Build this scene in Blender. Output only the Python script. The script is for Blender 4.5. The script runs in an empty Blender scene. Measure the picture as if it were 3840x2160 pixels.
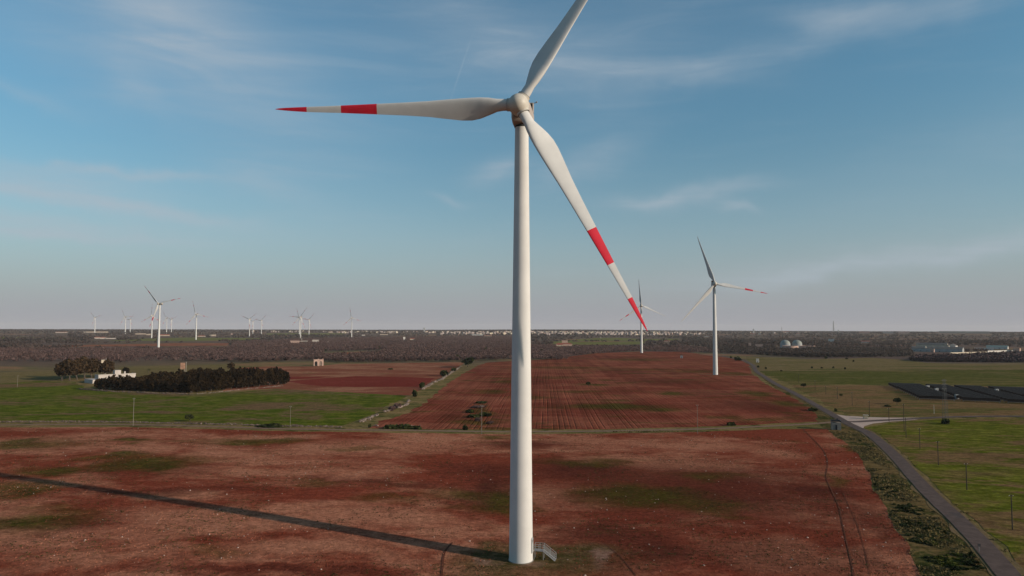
import bpy, bmesh, math, random
import numpy as np
from mathutils import Vector, Matrix, noise as mnoise
from mathutils.geometry import delaunay_2d_cdt
random.seed(7); RNG = np.random.default_rng(7)
sc = bpy.context.scene; COL = sc.collection
D2R = math.radians
# ------------------------------------------------------------------ camera geometry
CH = 40.66; FPX = 2560.0; CX, CY = 1920.0, 1080.0
PITCH = math.atan((1232.5-1080)/FPX); ROLL = 0.0027
_f = Vector((0, math.cos(PITCH), math.sin(PITCH))); _r0 = Vector((1, 0, 0)); _u0 = _r0.cross(_f)
_r = _r0*math.cos(ROLL)+_u0*math.sin(ROLL); _u = _u0*math.cos(ROLL)-_r0*math.sin(ROLL)
SUN_S, SUN_EL = 0.43, D2R(16.5)
_h = math.hypot(1, SUN_S); SUN = Vector((math.cos(SUN_EL)/_h, -math.cos(SUN_EL)*SUN_S/_h, math.sin(SUN_EL)))

def sstep(a, b, x):
    t = min(1.0, max(0.0, (x-a)/(b-a))); return t*t*(3-2*t)
def terrain(x, y):
    d2 = x*x+y*y
    z = -d2/(2*7.4e6)
    if x < 0:
        z += 2.3*(1-math.exp(-(-x/55.0)**1.3))*(1-sstep(240, 420, y))*sstep(20, 70, y)
    d = math.sqrt(d2)
    if d > 2400: z += (18+9*math.exp(-((math.atan2(x, y)-0.07)/0.15)**2))*sstep(2400, 6000, d)
    if d > 250: z += 0.5*sstep(250, 700, d)*mnoise.noise(Vector((x/260, y/260, 3.1)))
    return z
def G(px, py):
    d = _f+_r*((px-CX)/FPX)-_u*((py-CY)/FPX)
    z = 0.0; P = None
    lo = None
    t = 30.0
    # march then bisect
    prev = 0.0
    while t < 40000:
        p = Vector((0, 0, CH))+d*t
        if p.z < terrain(p.x, p.y): break
        prev = t; t *= 1.04
    a, b = prev, t
    for _ in range(30):
        m = (a+b)/2; p = Vector((0, 0, CH))+d*m
        if p.z < terrain(p.x, p.y): b = m
        else: a = m
    p = Vector((0, 0, CH))+d*b
    return Vector((p.x, p.y, terrain(p.x, p.y)))
def GD(x, y): return G(x*1.49068, y*1.49068)
def mpp(P): return (P-Vector((0, 0, CH))).dot(_f)/FPX      # metres per photo pixel there
# ------------------------------------------------------------------ materials
ALB = 0.82
class NT:
    def __init__(s, mat_or_world):
        s.t = mat_or_world.node_tree; s.n = s.t.nodes; s.l = s.t.links
    def new(s, typ, **kw):
        n = s.n.new(typ)
        for k, v in kw.items(): setattr(n, k, v)
        return n
    def set(s, sock, v):
        if hasattr(v, 'is_output') or isinstance(v, bpy.types.NodeSocket): s.l.new(v, sock)
        else: sock.default_value = v
    def math(s, op, a, b=0.0, c=None, clamp=False):
        n = s.new('ShaderNodeMath', operation=op, use_clamp=clamp)
        s.set(n.inputs[0], a); s.set(n.inputs[1], b)
        if c is not None: s.set(n.inputs[2], c)
        return n.outputs[0]
    def vmath(s, op, a, b):
        n = s.new('ShaderNodeVectorMath', operation=op); s.set(n.inputs[0], a); s.set(n.inputs[1], b)
        return n.outputs[1] if op in ('DOT_PRODUCT', 'LENGTH') else n.outputs[0]
    def mapping(s, vec, loc=(0,0,0), rot=(0,0,0), scale=(1,1,1)):
        n = s.new('ShaderNodeMapping'); s.set(n.inputs[0], vec)
        n.inputs[1].default_value = loc; n.inputs[2].default_value = rot; n.inputs[3].default_value = scale
        return n.outputs[0]
    def noise(s, vec, scale, detail=3.0, rough=0.55, dist=0.0, out=0):
        n = s.new('ShaderNodeTexNoise'); s.set(n.inputs['Vector'], vec)
        n.inputs['Scale'].default_value = scale; n.inputs['Detail'].default_value = detail
        n.inputs['Roughness'].default_value = rough; n.inputs['Distortion'].default_value = dist
        return n.outputs[out]
    def ramp(s, f, a, b, lo=0.0, hi=1.0, smooth=True):
        n = s.new('ShaderNodeMapRange', interpolation_type='SMOOTHSTEP' if smooth else 'LINEAR', clamp=True)
        s.set(n.inputs[0], f); n.inputs[1].default_value = a; n.inputs[2].default_value = b
        n.inputs[3].default_value = lo; n.inputs[4].default_value = hi
        return n.outputs[0]
    def mix(s, fac, a, b, mode='MIX', clamp=True):
        n = s.new('ShaderNodeMix', data_type='RGBA', blend_type=mode, clamp_factor=clamp)
        s.set(n.inputs[0], fac)
        for i, v in ((6, a), (7, b)):
            if isinstance(v, tuple) and len(v) == 3: v = v+(1.0,)
            s.set(n.inputs[i], v)
        return n.outputs[2]
def newmat(name):
    m = bpy.data.materials.new(name); m.use_nodes = True
    nt = NT(m); b = nt.n['Principled BSDF']; b.inputs['Specular IOR Level'].default_value = 0.2
    return m, nt, b
def wpos(nt): return nt.new('ShaderNodeNewGeometry').outputs['Position']

def ellipse_mask(nt, pos, ells, soft=0.45):
    """soft patches on the ground: ells = (cx, cy, rx, ry, strength), in world metres"""
    w = nt.noise(pos, 0.06, 3.0, 0.6, out=1)
    wv = nt.vmath('SUBTRACT', w, (0.5, 0.5, 0.5)); sc_ = nt.new('ShaderNodeVectorMath', operation='SCALE')
    nt.set(sc_.inputs[0], wv); sc_.inputs[3].default_value = 26.0
    p2 = nt.vmath('ADD', pos, sc_.outputs[0]); tot = None
    for (cx, cy, rx, ry, st) in ells:
        m = nt.vmath('MULTIPLY', nt.vmath('SUBTRACT', p2, (cx, cy, 0)), (1/rx, 1/ry, 0))
        d = nt.vmath('LENGTH', m, (0, 0, 0))
        v = nt.ramp(d, 1.25, 0.25, 0, st)
        tot = v if tot is None else nt.math('MAXIMUM', tot, v)
    return tot
def ell(xd, yd, wd, hd, st=1.0):
    """a patch seen at D-pixel (xd, yd), half sizes wd, hd there"""
    c = GD(xd, yd); a = GD(xd, yd-hd); b = GD(xd, yd+hd)
    return (c.x, c.y, wd*1.49068*mpp(c), max(2.0, abs(a.y-b.y)/2), st)

def soil_mat(name, light, red, weed, weed_amt=0.5, weeds=(), lights=(), darks=(), deep_tones=(), deep_col=(0.105, 0.027, 0.017), extra=(), furrow=None, bump=0.8, seed=0.0, big_scale=0.022, lt=(0.40, 0.64)):
    m, nt, b = newmat(name)
    pos = nt.mapping(wpos(nt), loc=(seed*37.0, seed*11.0, 0))
    raw = wpos(nt)
    big = nt.noise(nt.mapping(pos, scale=(0.75, 1.25, 0)), big_scale, 5.0, 0.62, 0.4)
    mid = nt.noise(nt.mapping(pos, scale=(0.8, 1.2, 0)), 0.16, 4.0, 0.6)
    grain = nt.noise(nt.mapping(pos, scale=(0.7, 1.3, 0)), 0.42, 5.0, 0.72)
    fine = nt.noise(pos, 1.1, 5.0, 0.7)
    clod = nt.noise(pos, 3.2, 3.0, 0.7)
    lf = nt.ramp(nt.math('ADD', big, nt.math('MULTIPLY', nt.math('SUBTRACT', mid, 0.5), 0.32)), *lt)
    if lights: lf = nt.math('MAXIMUM', lf, ellipse_mask(nt, raw, lights))
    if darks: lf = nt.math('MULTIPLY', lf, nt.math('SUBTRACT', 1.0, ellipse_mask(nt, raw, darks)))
    col = nt.mix(lf, red, light)
    if deep_tones: col = nt.mix(nt.math('MULTIPLY', ellipse_mask(nt, raw, deep_tones), nt.ramp(mid, 0.25, 0.6, 0.8, 1.0)), col, deep_col)  # darkest soil tone, mixed in inside soft ellipses
    for (ea, ca_, cb_) in extra: col = nt.mix(ellipse_mask(nt, raw, ea), col, nt.mix(nt.ramp(nt.noise(pos, 0.5, 5.0, 0.7), 0.35, 0.65), ca_, cb_))
    # weeds
    wn = nt.noise(nt.mapping(pos, loc=(91, 17, 0), scale=(0.6, 1.35, 0)), 0.035, 5.0, 0.65, 0.6)
    wf = nt.ramp(wn, 0.66-0.16*weed_amt, 0.80-0.12*weed_amt, 0, 0.9)
    if weeds: wf = nt.math('MAXIMUM', wf, ellipse_mask(nt, raw, weeds))
    speck = nt.ramp(nt.noise(pos, 0.75, 5.0, 0.75), 0.40, 0.62)
    speck2 = nt.math('MULTIPLY', nt.ramp(nt.noise(pos, 0.45, 5.0, 0.75), 0.52, 0.70, 0, 0.75*weed_amt), nt.ramp(nt.noise(pos, 0.045, 4.0, 0.6), 0.42, 0.62))
    wf = nt.math('MAXIMUM', nt.math('MULTIPLY', wf, nt.math('ADD', 0.7, nt.math('MULTIPLY', speck, 0.3))), speck2)
    wc = nt.mix(nt.ramp(mid, 0.35, 0.65), weed, tuple(c*k for c, k in zip(weed, (1.5, 1.45, 1.1))))
    col = nt.mix(wf, col, wc)
    shade = nt.math('MULTIPLY', nt.math('MULTIPLY', nt.ramp(fine, 0.25, 0.75, 0.62, 1.34), nt.ramp(clod, 0.2, 0.8, 0.72, 1.28)), nt.ramp(grain, 0.3, 0.7, 0.80, 1.2))
    hgt = nt.math('ADD', fine, nt.math('MULTIPLY', clod, 0.6)); shade = nt.math('MULTIPLY', shade, ALB)
    if furrow:
        ang, per, amt = furrow
        fv = nt.mapping(raw, rot=(0, 0, ang))
        sx = nt.new('ShaderNodeSeparateXYZ'); nt.set(sx.inputs[0], fv)
        warp = nt.math('MULTIPLY', nt.noise(nt.mapping(raw, scale=(1, 0.25, 0)), 0.02, 2.0), 3.0)
        x = nt.math('ADD', sx.outputs[0], warp)
        ph = nt.math('FRACT', nt.math('DIVIDE', x, per))
        line = nt.ramp(nt.math('ABSOLUTE', nt.math('SUBTRACT', ph, 0.5)), 0.04, 0.2, 1.0, 0.0)
        comb = nt.new('ShaderNodeCombineXYZ'); nt.set(comb.inputs[0], nt.math('MULTIPLY', nt.math('FLOOR', nt.math('DIVIDE', x, per)), 7.31)); nt.set(comb.inputs[1], nt.math('MULTIPLY', sx.outputs[1], 0.012))
        gate = nt.ramp(nt.noise(comb.outputs[0], 1.0, 2.0, 0.6), 0.38, 0.62, 0.1, 1.0)
        ln = nt.math('MULTIPLY', line, gate)
        # broad tone changes from pass to pass of the plough
        comb2 = nt.new('ShaderNodeCombineXYZ'); nt.set(comb2.inputs[0], nt.math('MULTIPLY', x, 0.13)); nt.set(comb2.inputs[1], nt.math('MULTIPLY', sx.outputs[1], 0.004))
        tone = nt.ramp(nt.noise(comb2.outputs[0], 1.0, 3.0, 0.6), 0.3, 0.7, 0.82, 1.16)
        shade = nt.math('MULTIPLY', shade, tone)
        shade = nt.math('MULTIPLY', shade, nt.math('SUBTRACT', 1.0, nt.math('MULTIPLY', ln, amt)))
        hgt = nt.math('SUBTRACT', hgt, nt.math('MULTIPLY', ln, 1.2))
    sh = nt.new('ShaderNodeCombineColor')
    for i in range(3): nt.set(sh.inputs[i], shade)
    col = nt.mix(1.0, col, sh.outputs[0], 'MULTIPLY')
    nt.set(b.inputs['Base Color'], col); b.inputs['Roughness'].default_value = 1.0; b.inputs['Specular IOR Level'].default_value = 0.0
    bp = nt.new('ShaderNodeBump'); bp.inputs['Strength'].default_value = bump; bp.inputs['Distance'].default_value = 0.22
    nt.set(bp.inputs['Height'], hgt); nt.set(b.inputs['Normal'], bp.outputs[0])
    return m

def grass_mat(name, g1, g2, dry, dry_amt=0.5, seed=0.0, dries=(), greens=(), streak=(0.5, 1.6), scale=0.03, rows=None, bump=0.6):
    m, nt, b = newmat(name); raw = wpos(nt)
    pos = nt.mapping(raw, loc=(seed*41.0, seed*13.0, 0))
    big = nt.noise(nt.mapping(pos, scale=(streak[0], streak[1], 0)), scale, 5.0, 0.62, 0.5)
    mid = nt.noise(nt.mapping(pos, scale=(streak[0], streak[1], 0)), scale*6, 5.0, 0.65, 0.3)
    fine = nt.noise(pos, 0.9, 5.0, 0.7)
    df = nt.ramp(nt.math('ADD', big, nt.math('MULTIPLY', nt.math('SUBTRACT', mid, 0.5), 0.6)), 0.62-0.2*dry_amt, 0.80-0.2*dry_amt)
    if dries: df = nt.math('MAXIMUM', df, ellipse_mask(nt, raw, dries))
    if greens: df = nt.math('MULTIPLY', df, nt.math('SUBTRACT', 1.0, ellipse_mask(nt, raw, greens)))
    col = nt.mix(nt.ramp(mid, 0.36, 0.64), g1, g2)
    col = nt.mix(df, col, dry)
    shade = nt.math('MULTIPLY', nt.ramp(fine, 0.22, 0.78, 0.6, 1.36), nt.ramp(nt.noise(nt.mapping(pos, scale=(0.6, 1.4, 0)), 0.3, 5.0, 0.72), 0.3, 0.7, 0.68, 1.28))
    hgt = fine; shade = nt.math('MULTIPLY', shade, ALB)
    if rows:
        ang, per, amt = rows
        fv = nt.mapping(raw, rot=(0, 0, ang)); sx = nt.new('ShaderNodeSeparateXYZ'); nt.set(sx.inputs[0], fv)
        x = nt.math('ADD', sx.outputs[0], nt.math('MULTIPLY', nt.noise(raw, 0.015, 2.0), 6.0))
        comb2 = nt.new('ShaderNodeCombineXYZ'); nt.set(comb2.inputs[0], nt.math('MULTIPLY', x, 1/per)); nt.set(comb2.inputs[1], nt.math('MULTIPLY', sx.outputs[1], 0.01))
        shade = nt.math('MULTIPLY', shade, nt.ramp(nt.noise(comb2.outputs[0], 1.0, 4.0, 0.65), 0.3, 0.7, 1-amt, 1+amt))
    sh = nt.new('ShaderNodeCombineColor')
    for i in range(3): nt.set(sh.inputs[i], shade)
    col = nt.mix(1.0, col, sh.outputs[0], 'MULTIPLY')
    nt.set(b.inputs['Base Color'], col); b.inputs['Roughness'].default_value = 1.0; b.inputs['Specular IOR Level'].default_value = 0.0
    bp = nt.new('ShaderNodeBump'); bp.inputs['Strength'].default_value = bump; bp.inputs['Distance'].default_value = 0.25
    nt.set(bp.inputs['Height'], hgt); nt.set(b.inputs['Normal'], bp.outputs[0])
    return m
def plain_mat(name, col, rough=0.7, var=0.15, scale=0.6, spec=0.2, streaks=0.0, metallic=0.0, bump=0.0):
    col = tuple(v*0.86 for v in col); m, nt, b = newmat(name)
    co = nt.new('ShaderNodeTexCoord').outputs['Object']
    n = nt.noise(co, scale, 4.0, 0.6)
    c = nt.mix(nt.ramp(n, 0.3, 0.7), tuple(v*(1-var) for v in col), tuple(min(1, v*(1+var)) for v in col))
    if streaks:
        s = nt.ramp(nt.noise(nt.mapping(co, scale=(1, 1, 0.06)), 1.6, 4.0, 0.65), 0.5, 0.72, 0, streaks)
        c = nt.mix(s, c, tuple(v*0.72 for v in col))
    nt.set(b.inputs['Base Color'], c); b.inputs['Roughness'].default_value = rough
    b.inputs['Specular IOR Level'].default_value = spec; b.inputs['Metallic'].default_value = metallic
    if bump:
        bp = nt.new('ShaderNodeBump'); bp.inputs['Strength'].default_value = bump; bp.inputs['Distance'].default_value = 0.1
        nt.set(bp.inputs['Height'], nt.noise(co, scale*6, 4.0, 0.7)); nt.set(b.inputs['Normal'], bp.outputs[0])
    return m
def leaf_mat(name, c1, c2, scale=0.35, rnd=0.35, trans=0.0):
    c1 = tuple(v*ALB for v in c1); c2 = tuple(v*ALB for v in c2); m, nt, b = newmat(name)
    pos = wpos(nt); n = nt.noise(pos, scale, 3.0, 0.7)
    n2 = nt.noise(pos, scale*0.06, 2.0, 0.5)
    oi = nt.new('ShaderNodeObjectInfo').outputs['Random']
    f = nt.math('ADD', nt.ramp(n, 0.3, 0.7), nt.math('MULTIPLY', nt.math('SUBTRACT', oi, 0.5), rnd), clamp=True)
    f = nt.math('ADD', f, nt.math('MULTIPLY', nt.math('SUBTRACT', n2, 0.5), 0.8), clamp=True)
    nt.set(b.inputs['Base Color'], nt.mix(f, c1, c2)); b.inputs['Roughness'].default_value = 0.9
    b.inputs['Specular IOR Level'].default_value = 0.05
    if trans:
        tr = nt.new('ShaderNodeBsdfTranslucent'); mx = nt.new('ShaderNodeMixShader'); mx.inputs[0].default_value = trans
        nt.l.new(b.inputs['Base Color'].links[0].from_socket, tr.inputs[0]); nt.l.new(b.outputs[0], mx.inputs[1]); nt.l.new(tr.outputs[0], mx.inputs[2])
        nt.l.new(mx.outputs[0], nt.n['Material Output'].inputs['Surface'])
    return m
M = {}
# ------------------------------------------------------------------ mesh helpers
class MB:
    def __init__(s): s.v = []; s.f = []; s.m = []
    def add(s, vs, fs, mi=0):
        o = len(s.v); s.v.extend([tuple(v) for v in vs]); s.f.extend([tuple(i+o for i in f) for f in fs]); s.m.extend([mi]*len(fs))
    def box(s, c, size, rot=0.0, mi=0, taper=1.0):
        x, y, z = (k/2 for k in size); cs, sn = math.cos(rot), math.sin(rot); vs = []
        for dz, k in ((-z, 1.0), (z, taper)):
            for dx, dy in ((-x, -y), (x, -y), (x, y), (-x, y)):
                dx *= k; dy *= k
                vs.append((c[0]+dx*cs-dy*sn, c[1]+dx*sn+dy*cs, c[2]+dz))
        s.add(vs, [(3,2,1,0), (4,5,6,7), (0,1,5,4), (1,2,6,5), (2,3,7,6), (3,0,4,7)], mi)
    def tube(s, a, b, ra, rb=None, n=10, mi=0, caps=True):
        a = Vector(a); b = Vector(b); rb = ra if rb is None else rb
        d = (b-a).normalized(); p = d.orthogonal().normalized(); q = d.cross(p); vs = []
        for c, r in ((a, ra), (b, rb)):
            for i in range(n):
                t = 2*math.pi*i/n; vs.append(c+(p*math.cos(t)+q*math.sin(t))*r)
        fs = [(i, (i+1) % n, n+(i+1) % n, n+i) for i in range(n)]
        if caps: fs += [tuple(reversed(range(n))), tuple(range(n, 2*n))]
        s.add(vs, fs, mi)
    def lathe(s, prof, n=32, mi=0, axis='z', c=(0,0,0)):
        vs = []; fs = []
        for (r, h) in prof:
            for i in range(n):
                t = 2*math.pi*i/n; x, y = r*math.cos(t), r*math.sin(t)
                vs.append((c[0]+x, c[1]+y, c[2]+h) if axis == 'z' else (c[0]+x, c[1]+h, c[2]+y))
        for j in range(len(prof)-1):
            for i in range(n):
                q = (j*n+i, j*n+(i+1) % n, (j+1)*n+(i+1) % n, (j+1)*n+i)
                fs.append(q if axis == 'z' else tuple(reversed(q)))
        s.add(vs, fs, mi)
    def rock(s, c, size, rng, mi=0):
        base = [(-1,-1,-1),(1,-1,-1),(1,1,-1),(-1,1,-1),(-.7,-.7,1),(.7,-.7,1),(.7,.7,1),(-.7,.7,1)]
        a = rng.uniform(0, 6.28); cs, sn = math.cos(a), math.sin(a); vs = []
        for b in base:
            x, y, z = (b[i]*size[i]/2*rng.uniform(0.7, 1.15) for i in range(3))
            vs.append((c[0]+x*cs-y*sn, c[1]+x*sn+y*cs, c[2]+z))
        s.add(vs, [(3,2,1,0), (4,5,6,7), (0,1,5,4), (1,2,6,5), (2,3,7,6), (3,0,4,7)], mi)
    def mesh(s, name, mats, smooth=False, angle=None):
        me = bpy.data.meshes.new(name); me.from_pydata(s.v, [], s.f)
        for m in (mats if isinstance(mats, (list, tuple)) else [mats]): me.materials.append(m)
        me.polygons.foreach_set('material_index', s.m)
        if smooth:
            me.polygons.foreach_set('use_smooth', [True]*len(s.f))
            if angle is not None: me.set_sharp_from_angle(angle=angle)
        me.update(); return me
    def build(s, name, mats, parent=None, smooth=False, angle=None):
        return link(name, s.mesh(name, mats, smooth, angle), parent)
def link(name, me, parent=None):
    o = bpy.data.objects.new(name, me); COL.objects.link(o)
    if parent is not None: o.parent = parent
    return o
def tag(o, label=None, cat=None, group=None, kind=None):
    if label: o['label'] = label
    if cat: o['category'] = cat
    if group: o['group'] = group
    if kind: o['kind'] = kind
    return o
def thing(name, label, cat, loc=(0,0,0), rz=0.0, group=None, scale=1.0):
    o = bpy.data.objects.new(name, None); COL.objects.link(o); o.empty_display_size = 0.5
    o.location = loc; o.rotation_euler = (0, 0, rz); o.scale = (scale,)*3
    return tag(o, label, cat, group)
def copy_tree(o, parent=None, root=True):
    c = o.copy(); COL.objects.link(c)
    if parent is not None: c.parent = parent
    for ch in o.children: copy_tree(ch, c)
    return c
def quads_mesh(name, centers, sizes, mat, rng, flat=0.0, tri=False):
    """many small randomly turned leaf clumps (numpy)"""
    n = len(centers); nor = rng.normal(size=(n, 3)); nor[:, 2] += flat
    nor /= np.linalg.norm(nor, axis=1)[:, None]
    t = rng.normal(size=(n, 3)); t -= (t*nor).sum(1)[:, None]*nor; t /= np.linalg.norm(t, axis=1)[:, None]
    bt = np.cross(nor, t); s = np.asarray(sizes)[:, None]
    if tri: cs = [(-1, -0.7), (1, -0.6), (0.1, 1.0)]
    else: cs = [(-1, -0.6), (0.75, -0.9), (1, 0.55), (-0.65, 0.95)]
    k = len(cs); V = np.empty((n, k, 3))
    for i, (a, b) in enumerate(cs):
        V[:, i] = centers+t*s*(a*rng.uniform(0.7, 1.2, n))[:, None]+bt*s*(b*rng.uniform(0.7, 1.2, n))[:, None]
    me = bpy.data.meshes.new(name); me.vertices.add(n*k); me.vertices.foreach_set('co', V.reshape(-1))
    me.loops.add(n*k); me.loops.foreach_set('vertex_index', np.arange(n*k, dtype=np.int32))
    me.polygons.add(n); me.polygons.foreach_set('loop_start', np.arange(0, n*k, k, dtype=np.int32))
    me.materials.append(mat); me.update(calc_edges=True); me.validate(); return me
def rocks_mesh(name, P, S, mat, rng):
    """many small angular lumps (numpy): P centres, S sizes"""
    base = np.array([(-1,-1,-1),(1,-1,-1),(1,1,-1),(-1,1,-1),(-.65,-.65,1),(.65,-.65,1),(.65,.65,1),(-.65,.65,1)])*0.5
    n = len(P); a = rng.uniform(0, 6.28, n); v = base[None]*rng.uniform(0.65, 1.2, (n, 8, 3))*np.array([1.2, 0.95, 0.7])*S[:, None, None]
    c, s = np.cos(a)[:, None], np.sin(a)[:, None]; x = v[:, :, 0]*c-v[:, :, 1]*s; y = v[:, :, 0]*s+v[:, :, 1]*c; v[:, :, 0] = x; v[:, :, 1] = y
    v += P[:, None, :]; f = np.array([(3,2,1,0),(4,5,6,7),(0,1,5,4),(1,2,6,5),(2,3,7,6),(3,0,4,7)], dtype=np.int32)
    F = (f[None]+(np.arange(n, dtype=np.int32)*8)[:, None, None]).reshape(-1)
    me = bpy.data.meshes.new(name); me.vertices.add(n*8); me.vertices.foreach_set('co', v.reshape(-1)); me.loops.add(len(F)); me.loops.foreach_set('vertex_index', F)
    me.polygons.add(n*6); me.polygons.foreach_set('loop_start', np.arange(0, n*24, 4, dtype=np.int32)); me.materials.append(mat); me.update(calc_edges=True); me.validate(); return me
def in_poly(x, y, poly):
    c = False; n = len(poly); j = n-1
    for i in range(n):
        xi, yi = poly[i][0], poly[i][1]; xj, yj = poly[j][0], poly[j][1]
        if (yi > y) != (yj > y) and x < (xj-xi)*(y-yi)/(yj-yi)+xi: c = not c
        j = i
    return c
def drape(name, poly, off, mat, jitter=0.0, label=None, smooth=True):
    """a field: a sheet laid over the terrain inside a world polygon [(x, y)]"""
    bd = []
    n = len(poly); rg = random.Random(hash(name) % 1000+len(poly))
    for i in range(n):
        a = Vector(poly[i][:2]); b = Vector(poly[(i+1) % n][:2]); L = (b-a).length
        st = max(4.0, (a.length+b.length)/2*0.012); k = max(1, int(L/st)); nrm = Vector((-(b-a).y, (b-a).x)).normalized()
        for q in range(k):
            p = a+(b-a)*(q/k)
            if jitter: p = p+nrm*jitter*(mnoise.noise(Vector((p.x*0.11, p.y*0.11, 5)))*1.4+mnoise.noise(Vector((p.x*0.4, p.y*0.4, 9)))*0.7)
            bd.append(p)
    xs = [p.x for p in bd]; ys = [p.y for p in bd]; pts = list(bd)
    dist = max(80.0, min(math.hypot(p.x, p.y) for p in bd)); st = max(9.0, dist*0.035)
    st = max(st, math.sqrt((max(xs)-min(xs))*(max(ys)-min(ys))/9000.0))
    y = min(ys)+st*0.5
    bp = [(p.x, p.y) for p in bd]
    while y < max(ys):
        x = min(xs)+st*0.5
        while x < max(xs):
            if in_poly(x, y, bp): pts.append(Vector((x, y)))
            x += st
        y += st
    nb = len(bd)
    vs, es, fs, *_ = delaunay_2d_cdt(pts, [(i, (i+1) % nb) for i in range(nb)], [list(range(nb))], 1, 1e-4)
    me = bpy.data.meshes.new(name)
    me.from_pydata([(v.x, v.y, terrain(v.x, v.y)+off) for v in vs], [], [tuple(f) for f in fs])
    me.materials.append(mat); me.update()
    if len(me.polygons) and me.polygons[0].normal.z < 0: me.flip_normals()
    if smooth: me.polygons.foreach_set('use_smooth', [True]*len(me.polygons))
    o = link(name, me); tag(o, label=label, kind='structure'); return o
def strip(name, pts, width, off, mat, wjit=0.0):
    """a road: a ribbon along world points"""
    P = [Vector((p[0], p[1])) for p in pts]
    # Catmull-Rom resample
    Q = []
    for i in range(len(P)-1):
        p0 = P[max(0, i-1)]; p1 = P[i]; p2 = P[i+1]; p3 = P[min(len(P)-1, i+2)]
        k = max(2, int((p2-p1).length/3.0))
        for j in range(k):
            t = j/k
            Q.append(0.5*((2*p1)+(p2-p0)*t+(2*p0-5*p1+4*p2-p3)*t*t+(3*p1-p0-3*p2+p3)*t**3))
    Q.append(P[-1]); vs = []; fs = []
    for i, p in enumerate(Q):
        d = (Q[min(i+1, len(Q)-1)]-Q[max(i-1, 0)]).normalized(); nrm = Vector((-d.y, d.x))
        for k in (-1, -0.4, 0.4, 1):
            w = width/2*k+(wjit*mnoise.noise(Vector((i*0.35, k*3, 2))) if abs(k) == 1 else 0)
            q = p+nrm*w; vs.append((q.x, q.y, terrain(q.x, q.y)+off))
    for i in range(len(Q)-1):
        for k in range(3):
            a = i*4+k; fs.append((a, a+1, a+5, a+4))
    me = bpy.data.meshes.new(name); me.from_pydata(vs, [], fs); me.materials.append(mat); me.update()
    if me.polygons[0].normal.z < 0: me.flip_normals()
    o = link(name, me); tag(o, kind='structure'); return o, Q
def W(*pts): return [tuple(G(*p)[:2]) for p in pts]
def WD(*pts): return [tuple(GD(*p)[:2]) for p in pts]
def P3(x, y): return G(2660+x/4.262, 1300+y/4.262)
def at(p): return Vector((p[0], p[1], terrain(p[0], p[1])))
EXPO = 0.0; SKY_STR = 0.10; SKY_TINT = (0.77, 1.22, 1.25); LOW_AMT = 0.97; LOW_COL = (3.42, 3.44, 3.82); CLOUD_COL = (4.15, 4.75, 5.35)
HAZE = 3.2e-5
# ------------------------------------------------------------------ camera, light, sky
cam = bpy.data.objects.new('camera', bpy.data.cameras.new('camera')); COL.objects.link(cam)
cam.data.lens = 24.0; cam.data.sensor_width = 36.0; cam.data.clip_start = 0.5; cam.data.clip_end = 80000
cam.matrix_world = Matrix(((_r.x, _u.x, -_f.x, 0), (_r.y, _u.y, -_f.y, 0), (_r.z, _u.z, -_f.z, CH), (0, 0, 0, 1)))
sc.camera = cam
sc.cycles.max_bounces = 4; sc.cycles.diffuse_bounces = 2; sc.cycles.glossy_bounces = 2; sc.cycles.volume_bounces = 0; sc.cycles.transmission_bounces = 0; sc.cycles.caustics_reflective = False
sun = bpy.data.objects.new('sun', bpy.data.lights.new('sun', 'SUN')); COL.objects.link(sun)
sun.data.energy = 4.6; sun.data.angle = D2R(0.8); sun.data.color = (1.0, 0.86, 0.72)
sun.rotation_euler = SUN.to_track_quat('Z', 'Y').to_euler()
sc.view_settings.view_transform = 'Standard'; sc.view_settings.look = 'None'
sc.view_settings.gamma = 1.0; sc.view_settings.exposure = EXPO
wd = bpy.data.worlds.new('World'); sc.world = wd; wd.use_nodes = True
nt = NT(wd); bg = nt.n['Background']
sky = nt.new('ShaderNodeTexSky', sky_type='NISHITA', sun_disc=False)
sky.sun_elevation = SUN_EL; sky.sun_rotation = math.atan2(SUN.x, SUN.y)
sky.altitude = 40; sky.air_density = 1.0; sky.dust_density = 0.9; sky.ozone_density = 1.6
dirv = nt.new('ShaderNodeTexCoord').outputs['Generated']
sep = nt.new('ShaderNodeSeparateXYZ'); nt.set(sep.inputs[0], dirv)
zc = nt.math('MAXIMUM', sep.outputs[2], 0.0)
# thin high cloud: streak noise on a flat layer high above, gathered into the wisps of that afternoon
zz = nt.math('ADD', zc, 0.06)
cv = nt.new('ShaderNodeCombineXYZ'); nt.set(cv.inputs[0], nt.math('DIVIDE', sep.outputs[0], zz)); nt.set(cv.inputs[1], nt.math('DIVIDE', sep.outputs[1], zz))
def sky_dir(xd, yd):
    d = (_f+_r*((xd*1.49068-CX)/FPX)-_u*((yd*1.49068-CY)/FPX)).normalized(); return d
def wisp(xd, yd, w, h, rot, st):
    """soft patch of cloud centred on a direction of the sky; w, h in degrees"""
    c = sky_dir(xd, yd); right = Vector((c.y, -c.x, 0)).normalized(); up = right.cross(c)
    a = D2R(rot); ex = right*math.cos(a)+up*math.sin(a); ey = up*math.cos(a)-right*math.sin(a)
    ex = ex/math.radians(w); ey = ey/math.radians(h)
    u_ = nt.vmath('DOT_PRODUCT', wdir, tuple(ex)); v_ = nt.vmath('DOT_PRODUCT', wdir, tuple(ey))
    u0, v0 = c.dot(ex), c.dot(ey)
    u_ = nt.math('SUBTRACT', u_, u0); v_ = nt.math('SUBTRACT', v_, v0)
    r2 = nt.math('ADD', nt.math('MULTIPLY', u_, u_), nt.math('MULTIPLY', v_, v_))
    g = nt.math('EXPONENT', nt.math('MULTIPLY', r2, -1.0))
    front = nt.math('GREATER_THAN', nt.vmath('DOT_PRODUCT', dirv, tuple(c)), 0.3)
    return nt.math('MULTIPLY', nt.math('MULTIPLY', g, front), st)
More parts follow.
